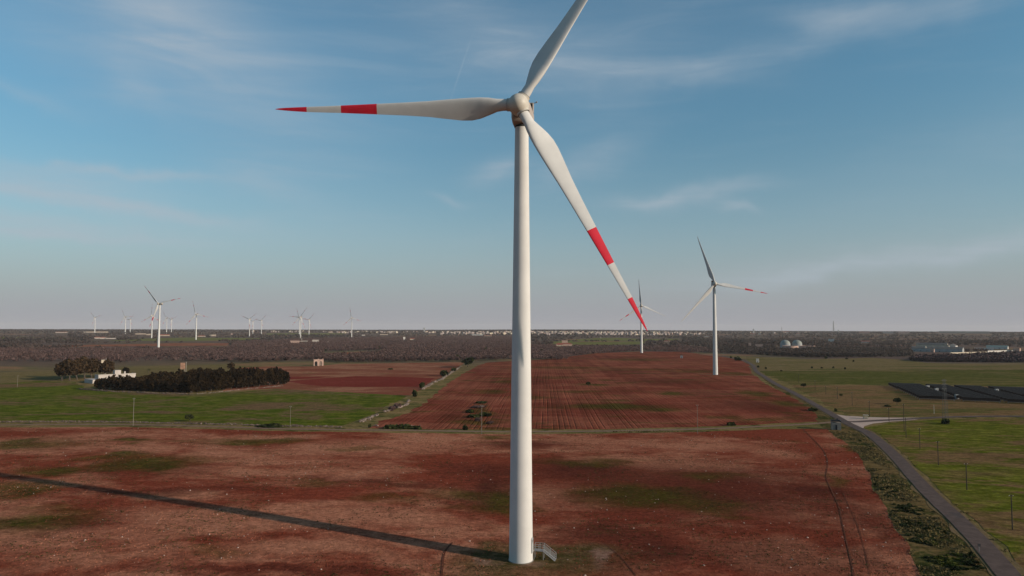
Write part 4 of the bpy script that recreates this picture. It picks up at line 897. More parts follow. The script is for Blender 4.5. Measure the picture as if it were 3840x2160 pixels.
# --- brownish trees round the white farmhouse
euca_protos = [tree_proto('euca', 4.6*k, 6.0, 12.5, 0.7, 1000, M['euca'], rg, 5, 7) for k in (1.0, 0.85)]
for i, (px, py, s, lab) in enumerate([(232,1428,1.0,'dark leafy tree, lowest and leftmost of the clump left of the white farmhouse'), (262,1428,1.12,'tall brownish tree with bare pale trunk left of the white farmhouse'), (290,1424,1.15,'tall brownish tree behind the left end of the white farmhouse'),
        (318,1420,1.2,'tallest brownish tree behind the middle of the white farmhouse'), (345,1418,1.1,'brown tree just left of the rooftop room of the farmhouse'), (404,1416,1.0,'rusty brown tree right of the rooftop room of the farmhouse'), (385,1412,0.8,'greenish tree behind the rooftop room of the farmhouse'), (245,1418,1.0,'dark tree at the back of the clump left of the farmhouse')]):
    p = G(px, py); place_tree('leafy_tree', euca_protos[i % 2], p.x, p.y, s*1.25, lab, 'tree', 'trees around the white farmhouse')
p = G(472, 1406); place_tree('round_tree', (quads_mesh('crown', crown_pts(420, 3.4, 3.0, rg, .4, 5)+np.array([0, 0, 4.0]), rg.uniform(.6, 1.2, 420)*0.6, M['pine'], rg), trunk_mesh(4, 0.2, rg)), p.x, p.y, 1.0, 'round dark tree alone in the tan field behind the grove', 'tree')
p = G(865, 1392); place_tree('round_tree', (quads_mesh('crown', crown_pts(420, 4.0, 4.0, rg, .4, 5)+np.array([0, 0, 5.5]), rg.uniform(.6, 1.2, 420)*0.6, M['euca'], rg), trunk_mesh(5, 0.2, rg)), p.x, p.y, 1.05, 'brownish tree rising behind the right half of the dark grove', 'tree')
# palm
p = G(557, 1400); pm = thing('palm_tree', 'small palm tree in the tan field behind the dark grove', 'palm', p)
mb = MB(); mb.tube((0, 0, -0.2), (0.2, 0, 3.6), 0.26, 0.2, 8); mb.build('trunk', M['bark'], pm)
mb = MB()
for i in range(16):
    a = 2*math.pi*i/16; up_ = 0.9 if i % 2 else 0.3; prev = Vector((0.2, 0, 3.6))
    for k in range(1, 5):
        q = Vector((0.2+math.cos(a)*0.55*k, math.sin(a)*0.55*k, 3.6+up_*k*0.7-0.22*k*k)); sd = Vector((-math.sin(a), math.cos(a), 0))*0.22*(1.2-k*0.2)
        mb.add([prev-sd, prev+sd, q+sd*0.8, q-sd*0.8], [(0, 1, 2, 3)]); prev = q
mb.build('crown', M['shrub'], pm)
# --- single bushes and small trees
small_protos = [tree_proto('small', 1.7, 1.4, 3.2, 0.28, 420, M['shrub'], rg, 4, 5) for _ in range(2)]
def small_tree(px, py, hpx, label, wide=1.0):
    p = G(px, py); h = hpx*mpp(p); place_tree('small_tree', random.choice(small_protos), p.x, p.y, h/2.6*wide, label, 'tree', sz=h/2.9)
small_tree(711, 1580, 27, 'small dark round tree alone in the green pasture near the wall', 1.1)
small_tree(2206, 1449, 17, 'small green tree alone in the middle of the ploughed red field', 1.1)
small_tree(3014, 1455, 17, 'small dark tree in the meadow between the road and the solar panels', 1.1)
small_tree(3364, 1517, 24, 'small round tree just left of the solar panels', 1.15)
small_tree(3154, 1489, 12, 'tiny tree between the two rows of poles', 1.0)
small_tree(1754, 1376, 36, 'big dark bush at the far end of the rubble wall', 1.15)
for (px, py, w, h, lab) in [(3543,1590,36,18,'flat dark bush at the foot of the lattice pylon'), (3133,1543,13,10,'small bush beside the road before the junction'), (2742,1596,34,14,'low green bush at the front edge of the ploughed field'), (3045,1540,44,12,'long low bush at the ploughed field corner by the road'),
        (2871,1384,9,7,'small bush in the meadow right of the road bend'), (2843,1378,10,8,'small bush right beside the far road bend'), (2768,1352,32,12,'dark bush left of the far end of the road'), (2741,1343,8,7,'tiny bush by the far road end'),
        (1745,1612,24,16,'round brownish bush by the track'), (1558,1487,26,26,'grey twiggy bush standing on the rubble wall'), (1668,1410,40,22,'dark bush at the left side of the rubble wall'), (1700,1392,24,14,'dark bush near the upper rubble wall'), (1585,1455,26,18,'dark bush at the left of the bright rubble heap'),
        (3097,1345,14,9,'dark clump in the tan meadow, left one'), (3175,1347,10,6,'small dark clump in the tan meadow'), (3201,1357,8,6,'tiny dark bush in the tan meadow'), (3125,1381,9,6,'dark tuft low in the tan meadow'), (3168,1385,9,7,'dark tuft low in the tan meadow, right of another'), (3044,1381,10,6,'dark tuft in the tan meadow near the road'), (3082,1382,9,6,'dark tuft at the tan meadow edge'),
        (1465,1386,20,6,'low dark heap lying in the fallow field'), (2930,1393,8,6,'tiny dark bush at the meadow corner'), (3330,1525,28,6,'flat dark bush left of the small round tree by the solar panels')]:
    shrub_px(px, py, w, h, lab)
for (px, py, w, h, lab, pr_) in [(1510,1608,70,17,'long dark bramble along the near end of the rubble wall', shrub_protos), (1470,1607,60,16,'dark bramble by the track below the rubble wall', shrub_protos), (1555,1609,50,13,'low bramble right of the wall corner', shrub_protos),
        (1490,1530,44,20,'purplish twiggy bush left of the rubble wall', dry_protos), (1468,1540,34,18,'purplish twiggy bush beside the lower rubble wall', dry_protos), (1020,1600,110,9,'low dark hedge along the track', shrub_protos), (1386,1603,12,14,'small green bush at the track edge below the wall', shrub_protos)]:
    shrub_px(px, py, w, h, lab, None, pr_)
# weedy island in the ploughed field (pile of brush round the pole)
for i, (px, py, w, h) in enumerate([(1765,1548,40,12), (1790,1530,60,10), (1775,1565,50,12), (1790,1580,26,16), (1820,1560,60,12), (1835,1590,30,12), (1800,1512,60,7)]):
    shrub_px(px, py, w, h, 'low scrubby brush around the pole in the ploughed field', 'brush around the pole in the ploughed field', dry_protos if i % 2 else shrub_protos, 'brush', 'brush')
# --- verge shrubs between the red field and the road
rr3 = random.Random(9)
vp = [p for p in road_Q if p.y < 300]
edge = [Vector((p[0], p[1])) for p in fieldA]
n_v = 0
for i in range(4200):
    px, py = rr3.uniform(3110, 3760), rr3.uniform(1615, 2175); g = G(px, py)
    if in_poly(g.x, g.y, fieldA): continue
    dmin = min((g.to_2d()-q).length for q in road_Q)
    side = min(road_Q, key=lambda q: (g.to_2d()-q).length)
    if dmin < 3.4 or g.x > side.x: continue
    dens = mnoise.noise(Vector((g.x/9, g.y/9, 3)))
    dark_zone = in_poly(px, py, [(3180,1640),(3290,1650),(3330,1700),(3240,1690)]) or in_poly(px, py, [(3240,1750),(3420,1890),(3640,2050),(3720,2140),(3560,2140),(3440,2080),(3330,1900)])
    if dens < (-0.10 if dark_zone else 0.34): continue
    w = rr3.uniform(0.7, 1.9) if dark_zone else rr3.uniform(0.5, 1.2)
    yel = in_poly(px, py, [(3490,2030),(3600,2040),(3620,2130),(3520,2130)])
    shrub(g, w, w*rr3.uniform(0.28, 0.48), 'yellow green shrub low on the verge left of the road' if yel else 'dark green shrub on the verge between red field and road', 'yellow green verge shrubs' if yel else 'dark verge shrubs', yshrub_protos if yel else shrub_protos, 'verge_shrub')
    n_v += 1
    if n_v >= 230: break
# road-edge tufts to the right
# --- weeds and stones of the red fields (nobody could count them)
def weed_clump(name, n, polyfn, size, mat, label, rng, box, thr=0.05, k=5, kind='grass'):
    C = []
    while len(C) < n:
        x, y = rng.uniform(box[0], box[1]), box[2]*math.exp(rng.uniform(0, math.log(box[3]/box[2])))
        if abs(x) > 0.85*y+10 or not polyfn(x, y): continue
        if mnoise.noise(Vector((x/17, y/17, 6)))+0.6*mnoise.noise(Vector((x/5, y/5, 1))) < thr: continue
        z = terrain(x, y)+0.05
        for _ in range(k): C.append((x+rng.normal()*size*0.8, y+rng.normal()*size*0.8, z+abs(rng.normal())*size*0.45))
    C = np.array(C); o = link(name, quads_mesh(name, C, rng.uniform(.5, 1.3, len(C))*size*0.55, mat, rng, 0.6, tri=True)); return tag(o, label, kind, kind='stuff')
M['weed'] = leaf_mat('field_weeds', (0.022, 0.026, 0.008), (0.085, 0.075, 0.022), 0.3)
M['weedry'] = leaf_mat('dry_field_weeds', (0.10, 0.075, 0.03), (0.21, 0.15, 0.06), 0.3)
weed_clump('weeds', 60000, lambda x, y: in_poly(x, y, fieldA) and (x-BASE.x)**2+(y-BASE.y)**2 > 9, 0.17, M['weed'], 'sparse dark weeds over the stony red field', rg, (-230, 130, 70, 285), 0.12)
weed_clump('dry_grass', 26000, lambda x, y: not in_poly(x, y, fieldA) and not in_poly(x, y, fieldR) and x > 40 and min((Vector((x, y))-q).length for q in road_Q[::2]) > 4.2 and y < 275, 0.32, M['weedry'], 'dry grass on the road verge', rg, (40, 150, 75, 275), -0.3)
def lumps(name, n, mat, label, box, rng, smin, smax, thr, kind='stones'):
    P = []; S = []
    while len(P) < n:
        x, y = rng.uniform(box[0], box[1]), box[2]*math.exp(rng.uniform(0, math.log(box[3]/box[2])))
        if abs(x) > 0.85*y+10 or not in_poly(x, y, fieldA): continue
        if thr is not None and mnoise.noise(Vector((x/40, y/40, 8)))+0.5*mnoise.noise(Vector((x/9, y/9, 3))) < thr+rng.uniform(-.3, .3): continue
        s = smin+(smax-smin)*rng.random()**3; P.append((x, y, terrain(x, y)+0.05+s*0.12)); S.append(s)
    o = link(name, rocks_mesh(name, np.array(P), np.array(S), mat, rng)); return tag(o, label, kind, kind='stuff')
M['fstone'] = plain_mat('field_stone', (0.40, 0.28, 0.22), 0.95, 0.25, 0.05)
M['clod'] = soil_mat('soil_clods', (0.45, 0.176, 0.101), (0.235, 0.051, 0.027), WEED, 0.1, (), lightsA, darksA, deepA, bump=0.3)
lumps('field_stones', 900, M['fstone'], 'pale stones littering the red field', (-230, 130, 95, 290), rg, 0.10, 0.36, 0.0)
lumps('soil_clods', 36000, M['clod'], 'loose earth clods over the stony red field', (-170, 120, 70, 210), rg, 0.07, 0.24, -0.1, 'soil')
# --- dry stone walls
def rubble_wall(name, pts, w, h, label, rng, size=0.45, dens=1.0, tumble=0.5, mat='stone'):
    mb = MB(); L = 0; P = [Vector(p[:2]) for p in pts]
    for i in range(len(P)-1):
        a, b_ = P[i], P[i+1]; d = (b_-a); n = int(d.length*dens*w*h/(size*size*size)*0.32)+1; t = d.normalized(); nn = Vector((-t.y, t.x))
        for k in range(n):
            u = rng.uniform(0, 1); q = a+d*u; loc = 0.55+0.6*mnoise.noise(Vector((q.x*0.13, q.y*0.13, 2)))+0.35
            if mnoise.noise(Vector((q.x*0.09, q.y*0.09, 14))) < -0.12 and tumble: continue
            hh = h*max(0.25, loc); lev = rng.random()**0.8*hh; off = rng.gauss(0, w*0.32*(1.15-lev/max(h, 0.1)*0.6))*(1 if tumble else .6)
            s = size*rng.uniform(0.6, 1.4); q = q+nn*off
            mb.rock((q.x, q.y, terrain(q.x, q.y)+lev*0.8+s*0.2), (s*1.2, s, s*0.75), rng)
    o = mb.build(name, M[mat]); return tag(o, label, 'wall')
rw = random.Random(4)
rubble_wall('dry_stone_wall', W((1350,1585),(1393,1568),(1416,1558),(1451,1544),(1490,1533),(1521,1524),(1533,1505)), 1.7, 1.0, 'broken rubble wall climbing beside the pasture, lower stretch near the track', rw, 0.55)
rubble_wall('dry_stone_wall', W((1585,1462),(1598,1452),(1626,1437),(1663,1420),(1687,1402),(1728,1376)), 2.0, 1.2, 'bright rubble wall, upper stretch towards the big dark bush', rw, 0.65)
rubble_wall('dry_stone_wall', W((1398,1599),(1430,1599),(1480,1600),(1530,1600),(1600,1601)), 1.6, 0.7, 'short rubble heap along the track right of the wall corner', rw, 0.5)
rubble_wall('dry_stone_wall', WD((-300,1064),(0,1063),(200,1062.5),(300,1063),(520,1068),(730,1073.5),(860,1076)), 0.8, 0.75, 'low grey dry stone wall between track and pasture', rw, 0.36, 1.6, 0, 'wallstone')
rubble_wall('dry_stone_wall', W((296,1461),(340,1464),(420,1470),(560,1476),(716,1481)), 0.9, 1.1, 'grey stone wall in front of the dark square grove', rw, 0.42, 1.1, 0, 'wallstone')
rubble_wall('dry_stone_wall', W((722,1479),(800,1474),(900,1463),(1000,1454),(1060,1448)), 0.9, 0.7, 'pinkish stone wall along the right side of the dark grove', rw, 0.42, 0.9, 0)
# ------------------------------------------------------------------ poles
def pole_mesh(h, r=0.12):
    mb = MB(); mb.tube((0, 0, -0.3), (0, 0, h), r, r*0.7, 8); return mb
def utility_pole(px, py, toppx, label, mat='wood', arm=True, group='roadside utility poles', r=0.13):
    p = G(px, py); h = (py-toppx)*mpp(p)
    t = thing('utility_pole', label, 'pole', p, random.uniform(-.2, .2), group)
    pole_mesh(h, r*(1.0 if mat == 'wood' else 0.7)).build('pole', M[mat], t)
    if arm:
        mb = MB(); mb.tube((-0.45, 0, h-0.35), (0.45, 0, h-0.35), 0.045, 0.045, 6); mb.build('crossarm', M[mat], t)
        mb = MB()
        for x in (-0.4, 0.4): mb.lathe([(0.0, h-0.32), (0.06, h-0.3), (0.05, h-0.2), (0.0, h-0.15)], 8, c=(x, 0, 0))
        mb.build('insulator', M['whitewash'], t)
    return t
for (px, py, ty, lab) in [(3797,1987,1856,'nearest wooden pole in the green crop, by the right edge'), (3626,1838,1737,'second nearest wooden pole in the green crop'), (3519,1745,1655,'third nearest wooden pole in the green crop'), (3450,1683,1606,'wooden pole in the crop beside the short twin ruts'),
        (3398,1642,1567,'dark pole just right of the tall thin pole near the junction'), (3334,1581,1530,'wooden pole on the far side of the branch road'), (3261,1561,1504,'wooden pole behind the gravel junction'), (3196,1521,1471,'wooden pole in the reddish field, first beyond the junction'),
        (3141,1496,1452,'wooden pole in the reddish field, second beyond the junction'), (3097,1480,1447,'wooden pole at the reddish field, third beyond the junction'), (3057,1464,1427,'wooden pole at the meadow border'), (2995,1436,1403,'thin pole in the dark meadow, last of its row'), (2801,1354,1335,'small pole at the far road bend')]:
    utility_pole(px, py, ty, lab)
utility_pole(3391, 1618, 1515, 'tall thin wooden pole near the junction, twice its neighbours', 'wood', True)
utility_pole(65, 1452, 1408, 'pale pole at the far left edge of the pasture', 'conc_pole', True, 'pale poles along the track')
utility_pole(499, 1597, 1493, 'pale pole standing by the low wall left of the pasture tree', 'conc_pole', True, 'pale poles along the track', 0.16)
utility_pole(1088, 1605, 1522, 'faint pale pole by the track below the pasture', 'conc_pole', True, 'pale poles along the track', 0.11)
utility_pole(1806, 1629, 1520, 'pale pole by the track next to the huge turbine tower', 'conc_pole', True, 'pale poles along the track', 0.16)
utility_pole(2616, 1628, 1518, 'pale pole by the track in front of the ploughed field', 'conc_pole', True, 'pale poles along the track', 0.12)
utility_pole(3503, 1552, 1518, 'short white post in the reddish field before the solar panels', 'whitewash', False, None, 0.12)
utility_pole(2713, 1336, 1298, 'tall thin pole in front of the far orchard, left one', 'conc_pole', True, 'thin poles before the far orchard', 0.16)
utility_pole(2926, 1343, 1302, 'tall thin pole in front of the far orchard, right one', 'conc_pole', True, 'thin poles before the far orchard', 0.16)
# lattice pylon by the solar field
M['pylon'] = plain_mat('dull_pylon_steel', (0.13, 0.125, 0.12), 0.7, 0.15)
p = G(3546, 1587); H = (1587-1424)*mpp(p); py_ = thing('lattice_pylon', 'thin lattice pylon rising in front of the solar panels', 'pylon', p, 0.35)
def lattice(h, w0, w1, n, r):
    mb = MB(); cs = [(-1, -1), (1, -1), (1, 1), (-1, 1)]
    def P_(k, t): w = w0+(w1-w0)*t; return Vector((cs[k][0]*w/2, cs[k][1]*w/2, h*t))
    for k in range(4): mb.tube(P_(k, 0)-Vector((0, 0, .2)), P_(k, 1), r, r, 5)
    for i in range(n):
        a, b_ = i/n, (i+1)/n
        for k in range(4):
            mb.tube(P_(k, a), P_((k+1) % 4, b_), r*0.5, r*0.5, 4, caps=False); mb.tube(P_(k, b_), P_((k+1) % 4, b_), r*0.5, r*0.5, 4, caps=False)
    return mb
lattice(H, 1.7, 0.7, 12, 0.045).build('mast', M['pylon'], py_)
for k, z in enumerate((H-0.4, H-2.2, H-4.0)):
    mb = MB(); mb.tube((-1.6, 0, z), (1.6, 0, z), 0.06, 0.06, 5); mb.tube((-1.6, 0, z), (0, 0, z+0.5), 0.04, 0.04, 4); mb.tube((1.6, 0, z), (0, 0, z+0.5), 0.04, 0.04, 4); mb.build('crossarm', M['pylon'], py_)
def radio_mast(px, py, ty, label, w=4.0, r=0.5):
    p = G(px, py); h = (py-ty)*mpp(p); t = thing('radio_mast', label, 'mast', p); lattice(h, w, w*0.4, 10, r).build('mast', M['steel'], t)
    mb = MB(); mb.tube((0, 0, h), (0, 0, h*1.08), r*0.5, r*0.3, 5); mb.build('antenna', M['steel'], t)
radio_mast(3126, 1248, 1205, 'tall grey lattice mast standing up on the right horizon', 7.0, 0.9)
radio_mast(2932, 1246, 1226, 'smaller grey mast on the horizon left of the tall one', 3.0, 0.6)
# ------------------------------------------------------------------ solar panels
def panel_row(L, nm=None):
    a = D2R(24); w = 3.7; mb = MB(); c, s = math.cos(a), math.sin(a)
    def PT(x, u, t): return (x, u*c-t*s, 1.75+u*s+t*c)
    n = max(1, int(L/8.2)); dx = L/n
    for i in range(n):
        x0, x1 = -L/2+i*dx+0.06, -L/2+(i+1)*dx-0.06
        for (u0, u1) in ((-w/2, -0.03), (0.03, w/2)):
            vs = [PT(x0, u0, .03), PT(x1, u0, .03), PT(x1, u1, .03), PT(x0, u1, .03), PT(x0, u0, -.03), PT(x1, u0, -.03), PT(x1, u1, -.03), PT(x0, u1, -.03)]
            mb.add(vs, [(0,1,2,3), (7,6,5,4), (4,5,1,0), (5,6,2,1), (6,7,3,2), (7,4,0,3)])
    fr = MB()
    fr.tube(PT(-L/2, -w/2-.05, 0), PT(L/2, -w/2-.05, 0), 0.06, 0.06, 5); fr.tube(PT(-L/2, w/2+.1, .02), PT(L/2, w/2+.1, .02), 0.045, 0.045, 6)
    k = max(2, int(L/6)+1)
    for i in range(k):
        x = -L/2+0.5+(L-1)*i/(k-1)
        for u in (-w*0.3, w*0.3): q = PT(x, u, -.05); fr.tube((x, q[1], -0.2), q, 0.06, 0.06, 5)
        fr.tube(PT(x, -w/2, -.06), PT(x, w/2, -.06), 0.05, 0.05, 4)
    return mb.mesh('panels', M['pv']), fr.mesh('rack', M['pvframe'])
sA, sB = G(3333, 1449), G(3445, 1499)                # back left and front left corners
sDir = (G(3840, 1517)-G(3600, 1507)).to_2d().normalized(); nrow = 17
aisles = [(3460,1452,3600,1508), (3570,1459,3758,1509), (3690,1461,3900,1516)]
PVC = {}
for i in range(nrow):
    t = i/(nrow-1); p0 = sA.lerp(sB, t); 
    cuts = [0.0]
    for (x0, y0, x1, y1) in aisles:
        qa, qb = G(x0, y0), G(x1, y1); q = qa.lerp(qb, t); cuts.append((q.to_2d()-p0.to_2d()).dot(sDir))
    cuts.append(cuts[-1]+60)
    for k in range(len(cuts)-1):
        a, b_ = cuts[k]+(1.8 if k else 0), cuts[k+1]-1.8
        if b_-a < 4: continue
        L = round((b_-a)/2)*2.0
        if L not in PVC: PVC[L] = panel_row(L)
        c = p0.to_2d()+sDir*((a+b_)/2)
        where = 'backmost row' if i == 0 else 'frontmost row' if i == nrow-1 else 'middle rows'
        block = ['leftmost', 'second', 'third', 'rightmost'][k]
        o = thing('solar_panel_row', 'dark solar panel row among the %s of the %s solar block' % (where, block) if where == 'middle rows' else 'dark solar panel row, %s of the %s block of the solar field' % (where, block), 'solar panels', (c.x, c.y, terrain(c.x, c.y)), math.atan2(sDir.y, sDir.x), 'solar panel rows, %s block' % block)
        link('panels', PVC[L][0], o); link('rack', PVC[L][1], o)
for (px, py, lab) in [(3479,1460,'white inverter box at the back of the first solar aisle'), (3512,1471,'white inverter box in the first solar aisle, towards the back'), (3588,1497,'white inverter box in the first solar aisle, towards the front'), (3738,1474,'white inverter box in the right part of the solar field')]:
    p = G(px, py); t = thing('inverter_cabinet', lab, 'cabinet', p, 0.1, 'inverter boxes of the solar field'); mb = MB(); mb.box((0, 0, 1.3), (2.0, 1.2, 2.4)); mb.build('housing', M['greyw'], t); mb = MB(); mb.box((0, 0, 2.6), (2.2, 1.4, 0.16)); mb.build('roof', M['greyw'], t); mb = MB(); mb.box((0.5, -0.72, 1.4), (0.9, 0.06, 2.0)); mb.build('door', M['greyw'], t)
# ------------------------------------------------------------------ buildings
def building(px, py, wpx, hpx, label, wall='whitewash', roof='flat', roofmat=None, depth=None, rz=0.0, nm='farm_building', cat='building', wins=3, door=True, group=None):
    """box house: px, py = middle of its foot in the photo, wpx/hpx its size there"""
    p = G(px, py); m = mpp(p); w, h = wpx*m, hpx*m; d = depth or max(5.0, min(w*0.6, 14)); az = math.atan2(p.x, p.y)
    t = thing(nm, label, cat, p+Vector((math.sin(az), math.cos(az), 0))*d*0.5, -az+rz, group)
    if roof in ('flat', 'gable', 'gable_side', 'hip', 'vault'):
        wh = h if roof == 'flat' else h*0.62
        mb = MB(); mb.box((0, 0, wh/2-0.5), (w, d, wh+1.0))
        if roof == 'gable_side':                                     # gable ends face the viewer
            for y in (-d/2, d/2): mb.add([(-w/2, y, wh), (w/2, y, wh), (0, y, h*0.97)], [(0, 1, 2) if y < 0 else (2, 1, 0)])
        if roof == 'gable':
            for x in (-w/2, w/2): mb.add([(x, -d/2, wh), (x, d/2, wh), (x, 0, h*0.97)], [(0, 1, 2) if x > 0 else (2, 1, 0)])
        mb.build('wall', M[wall], t)
        rm = M[roofmat or ('flatroof' if roof == 'flat' else 'tile')]; mb = MB()
        if roof == 'flat':
            pw = max(0.25, w*0.012); mb.box((0, 0, wh+0.53), (w+0.1, d+0.1, 0.06))
            mb.box((0, -d/2, wh+0.72), (w+0.12, pw, 0.36)); mb.box((0, d/2, wh+0.72), (w+0.12, pw, 0.36)); mb.box((-w/2, 0, wh+0.72), (pw, d-pw*1.1, 0.36)); mb.box((w/2, 0, wh+0.72), (pw, d-pw*1.1, 0.36))
            rm = M[roofmat] if roofmat else M[wall]
        elif roof == 'gable':
            o_ = 0.4
            for s_ in (-1, 1):
                vs = [(-w/2-o_, s_*(d/2+o_), wh-0.15), (w/2+o_, s_*(d/2+o_), wh-0.15), (w/2+o_, 0, h), (-w/2-o_, 0, h)]; vs += [(v[0], v[1], v[2]+0.22) for v in vs]
                mb.add(vs, [(0,1,2,3), (4,5,6,7), (0,1,5,4), (1,2,6,5), (2,3,7,6), (3,0,4,7)])
        elif roof == 'gable_side':
            o_ = 0.4
            for s_ in (-1, 1):
                vs = [(s_*(w/2+o_), -d/2-o_, wh-0.15), (s_*(w/2+o_), d/2+o_, wh-0.15), (0, d/2+o_, h), (0, -d/2-o_, h)]; vs += [(v[0], v[1], v[2]+0.22) for v in vs]
                mb.add(vs, [(0,1,2,3), (4,5,6,7), (0,1,5,4), (1,2,6,5), (2,3,7,6), (3,0,4,7)])
        elif roof == 'hip':
            r_ = max(0.2, w/2-d/2); mb.add([(-w/2-.4, -d/2-.4, wh), (w/2+.4, -d/2-.4, wh), (w/2+.4, d/2+.4, wh), (-w/2-.4, d/2+.4, wh), (-r_, 0, h), (r_, 0, h)], [(0,1,5,4), (1,2,5), (2,3,4,5), (3,0,4), (3,2,1,0)])
        elif roof == 'vault':
            n = 10
            for i in range(n):
                a0, a1 = math.pi*i/n, math.pi*(i+1)/n; rh = h-wh
                q = [(-math.cos(a)*(d/2+.3), wh+math.sin(a)*rh) for a in (a0, a1)]
                mb.add([(-w/2-.3, q[0][0], q[0][1]), (w/2+.3, q[0][0], q[0][1]), (w/2+.3, q[1][0], q[1][1]), (-w/2-.3, q[1][0], q[1][1])], [(0, 1, 2, 3)])
            for x in (-w/2-.1, w/2+.1):
                ring = [(x, -math.cos(math.pi*i/n)*d/2, wh+math.sin(math.pi*i/n)*(h-wh)) for i in range(n+1)]; mb.add(ring, [tuple(range(n+1))])
        mb.build('roof', rm, t)
        for i in range(wins):
            x = -w/2+w*(i+0.5)/wins
            mb = MB()
            if door and i == wins//2: mb.box((x, -d/2-0.02, 1.05), (min(1.3, w*0.2), 0.1, 2.1)); mb.build('door', M['dark'], t)
            else: mb.box((x, -d/2-0.02, min(wh*0.6, 1.7)), (min(1.2, w*0.12), 0.1, min(1.3, wh*0.35))); mb.build('window', M['dark'], t)
    return t
# white farmhouse by the square grove
M['houseplaster'] = plain_mat('weathered_house_plaster', (0.52, 0.45, 0.40), 0.9, 0.1, 0.4, 0.1, streaks=0.4); M['cabinwall'] = plain_mat('dull_cabin_wall', (0.27, 0.24, 0.21), 0.9, 0.12, 0.6, 0.05, streaks=0.4)
rz = D2R(50); p0 = G(347, 1439)+Vector((-2.7, 11.4, 0))
fh = thing('white_farmhouse', 'low white farmhouse with flat roofs beside the dark square grove', 'building', p0, rz)
def fpart(nm, boxes, mat, par=fh):
    mb = MB()
    for c, s in boxes: mb.box(c, s)
    return mb.build(nm, M[mat], par)
fpart('wall', [((13, 3.75, 2.3), (26, 7.5, 5.6))], 'houseplaster')
rf = fpart('roof', [((13, 3.75, 5.18), (26.3, 7.8, 0.16))], 'flatroof'); fpart('parapet', [((13, 0.0, 5.45), (26.3, 0.28, 0.5)), ((0.0, 3.75, 5.45), (0.28, 7.2, 0.5)), ((26.0, 3.75, 5.45), (0.28, 7.2, 0.5))], 'houseplaster', rf)
fpart('annex', [((-3.5, -1.2, 1.2), (6.9, 16.4, 3.2))], 'houseplaster'); fpart('rooftop_room', [((14, 3.9, 6.8), (4.2, 3.8, 3.2))], 'houseplaster'); fpart('chimney', [((19.5, 3.9, 6.2), (1.0, 1.0, 2.0))], 'houseplaster')
for x in (3.0, 12.0, 19.0): fpart('window', [((x, -0.02, 2.6), (1.2, 0.1, 1.2))], 'dark')
fpart('door', [((7.0, -0.02, 1.1), (1.6, 0.1, 2.4))], 'dark')
# raised tank behind the trees, water tank on legs, arched ruin
def tank(px, py, wpx, toppx, legs_to, label, mat):
    p = G(px, py); m = mpp(p); w = wpx*m; h = (py-toppx)*m; lh = (py-legs_to)*m; t = thing('water_tank', label, 'water tank', p, 0.5)
    mb = MB(); mb.box((0, 0, (lh+h)/2), (w, w, h-lh)); mb.box((0, 0, h+0.08), (w*1.06, w*1.06, 0.2)); mb.build('tank', M[mat], t)
    for sx in (-1, 1):
        for sy in (-1, 1): mb = MB(); mb.box((sx*w*0.42, sy*w*0.42, lh/2-0.2), (0.45, 0.45, lh+0.4)); mb.build('leg', M['conc_pole'], t)
    mb = MB(); mb.tube((w*0.75, 0, -0.2), (w*0.75, 0, h*1.1), 0.1, 0.1, 6); mb.build('pipe', M['whitewash'], t)
M['rust'] = plain_mat('rusty_render', (0.30, 0.17, 0.115), 0.9, 0.3, 0.4, 0.1, streaks=0.4)
tank(684, 1402, 16, 1361, 1384, 'rusty brown water tank on four legs behind the dark square grove', 'rust')
tank(385, 1410, 12, 1350, 1361, 'cream tank showing above the trees behind the white farmhouse', 'cream')
p = G(1197, 1372); m = mpp(p); w, h = 40*m, 25*m
ru = thing('arched_ruin', 'small roofless stone ruin with arched openings by the bare grove', 'ruin', p, D2R(20))
def arch_wall(L, h, n, th, org, ax):
    mb = MB(); ax = Vector(ax); nn = Vector((-ax.y, ax.x, 0)); pw = L/n; ow = pw*0.56; ah = h*0.52
    def bx(u0, u1, z0, z1): c = Vector(org)+ax*((u0+u1)/2); mb.box((c.x, c.y, (z0+z1)/2), (u1-u0, th, z1-z0), math.atan2(ax.y, ax.x))
    bx(0, (pw-ow)/2, -.3, ah)
    for i in range(n):
        a = i*pw+(pw-ow)/2; b_ = a+ow; e = L if i == n-1 else (i+1)*pw+(pw-ow)/2
        bx(b_, e, -.3, ah); cx_ = (a+b_)/2; r = ow/2; k = 8
        for q in range(k):                                           # arch voussoirs up to the flat top
            t0, t1 = math.pi*q/k, math.pi*(q+1)/k; x0, x1 = cx_-r*math.cos(t0), cx_-r*math.cos(t1); z0 = ah+r*min(math.sin(t0), math.sin(t1)) if q not in (0, k-1) else ah+0.0
            bx(x0, x1, z0, h*0.86)
    u = 0.0
    edges = sorted([0.0, L]+[i*pw+(pw-ow)/2 for i in range(n)]+[i*pw+(pw+ow)/2 for i in range(n)])
    for i in range(n+1):
        a = 0 if i == 0 else (i-1)*pw+(pw+ow)/2; e = L if i == n else i*pw+(pw-ow)/2; bx(a, e, ah, h*0.86)
    bx(-0.1, L+0.1, h*0.86, h*0.97)
    for i in range(n+1): c = i*L/n; bx(max(0, c-.5), min(L, c+.5), h*0.97, h*(1.03+0.1*((i*7) % 3)/3))
    return mb
arch_wall(w*0.85, h, 2, 0.6, (-w*0.5, 0, 0), (1, 0, 0)).build('front_wall', M['pink'], ru); arch_wall(w*0.6, h, 1, 0.6, (w*0.36, 0.35, 0), (0, 1, 0)).build('side_wall', M['pink'], ru); mb = MB(); mb.box((-w*0.05, w*0.6, h*0.42), (w*0.84, 0.5, h*0.9)); mb.build('back_wall', M['stone'], ru)
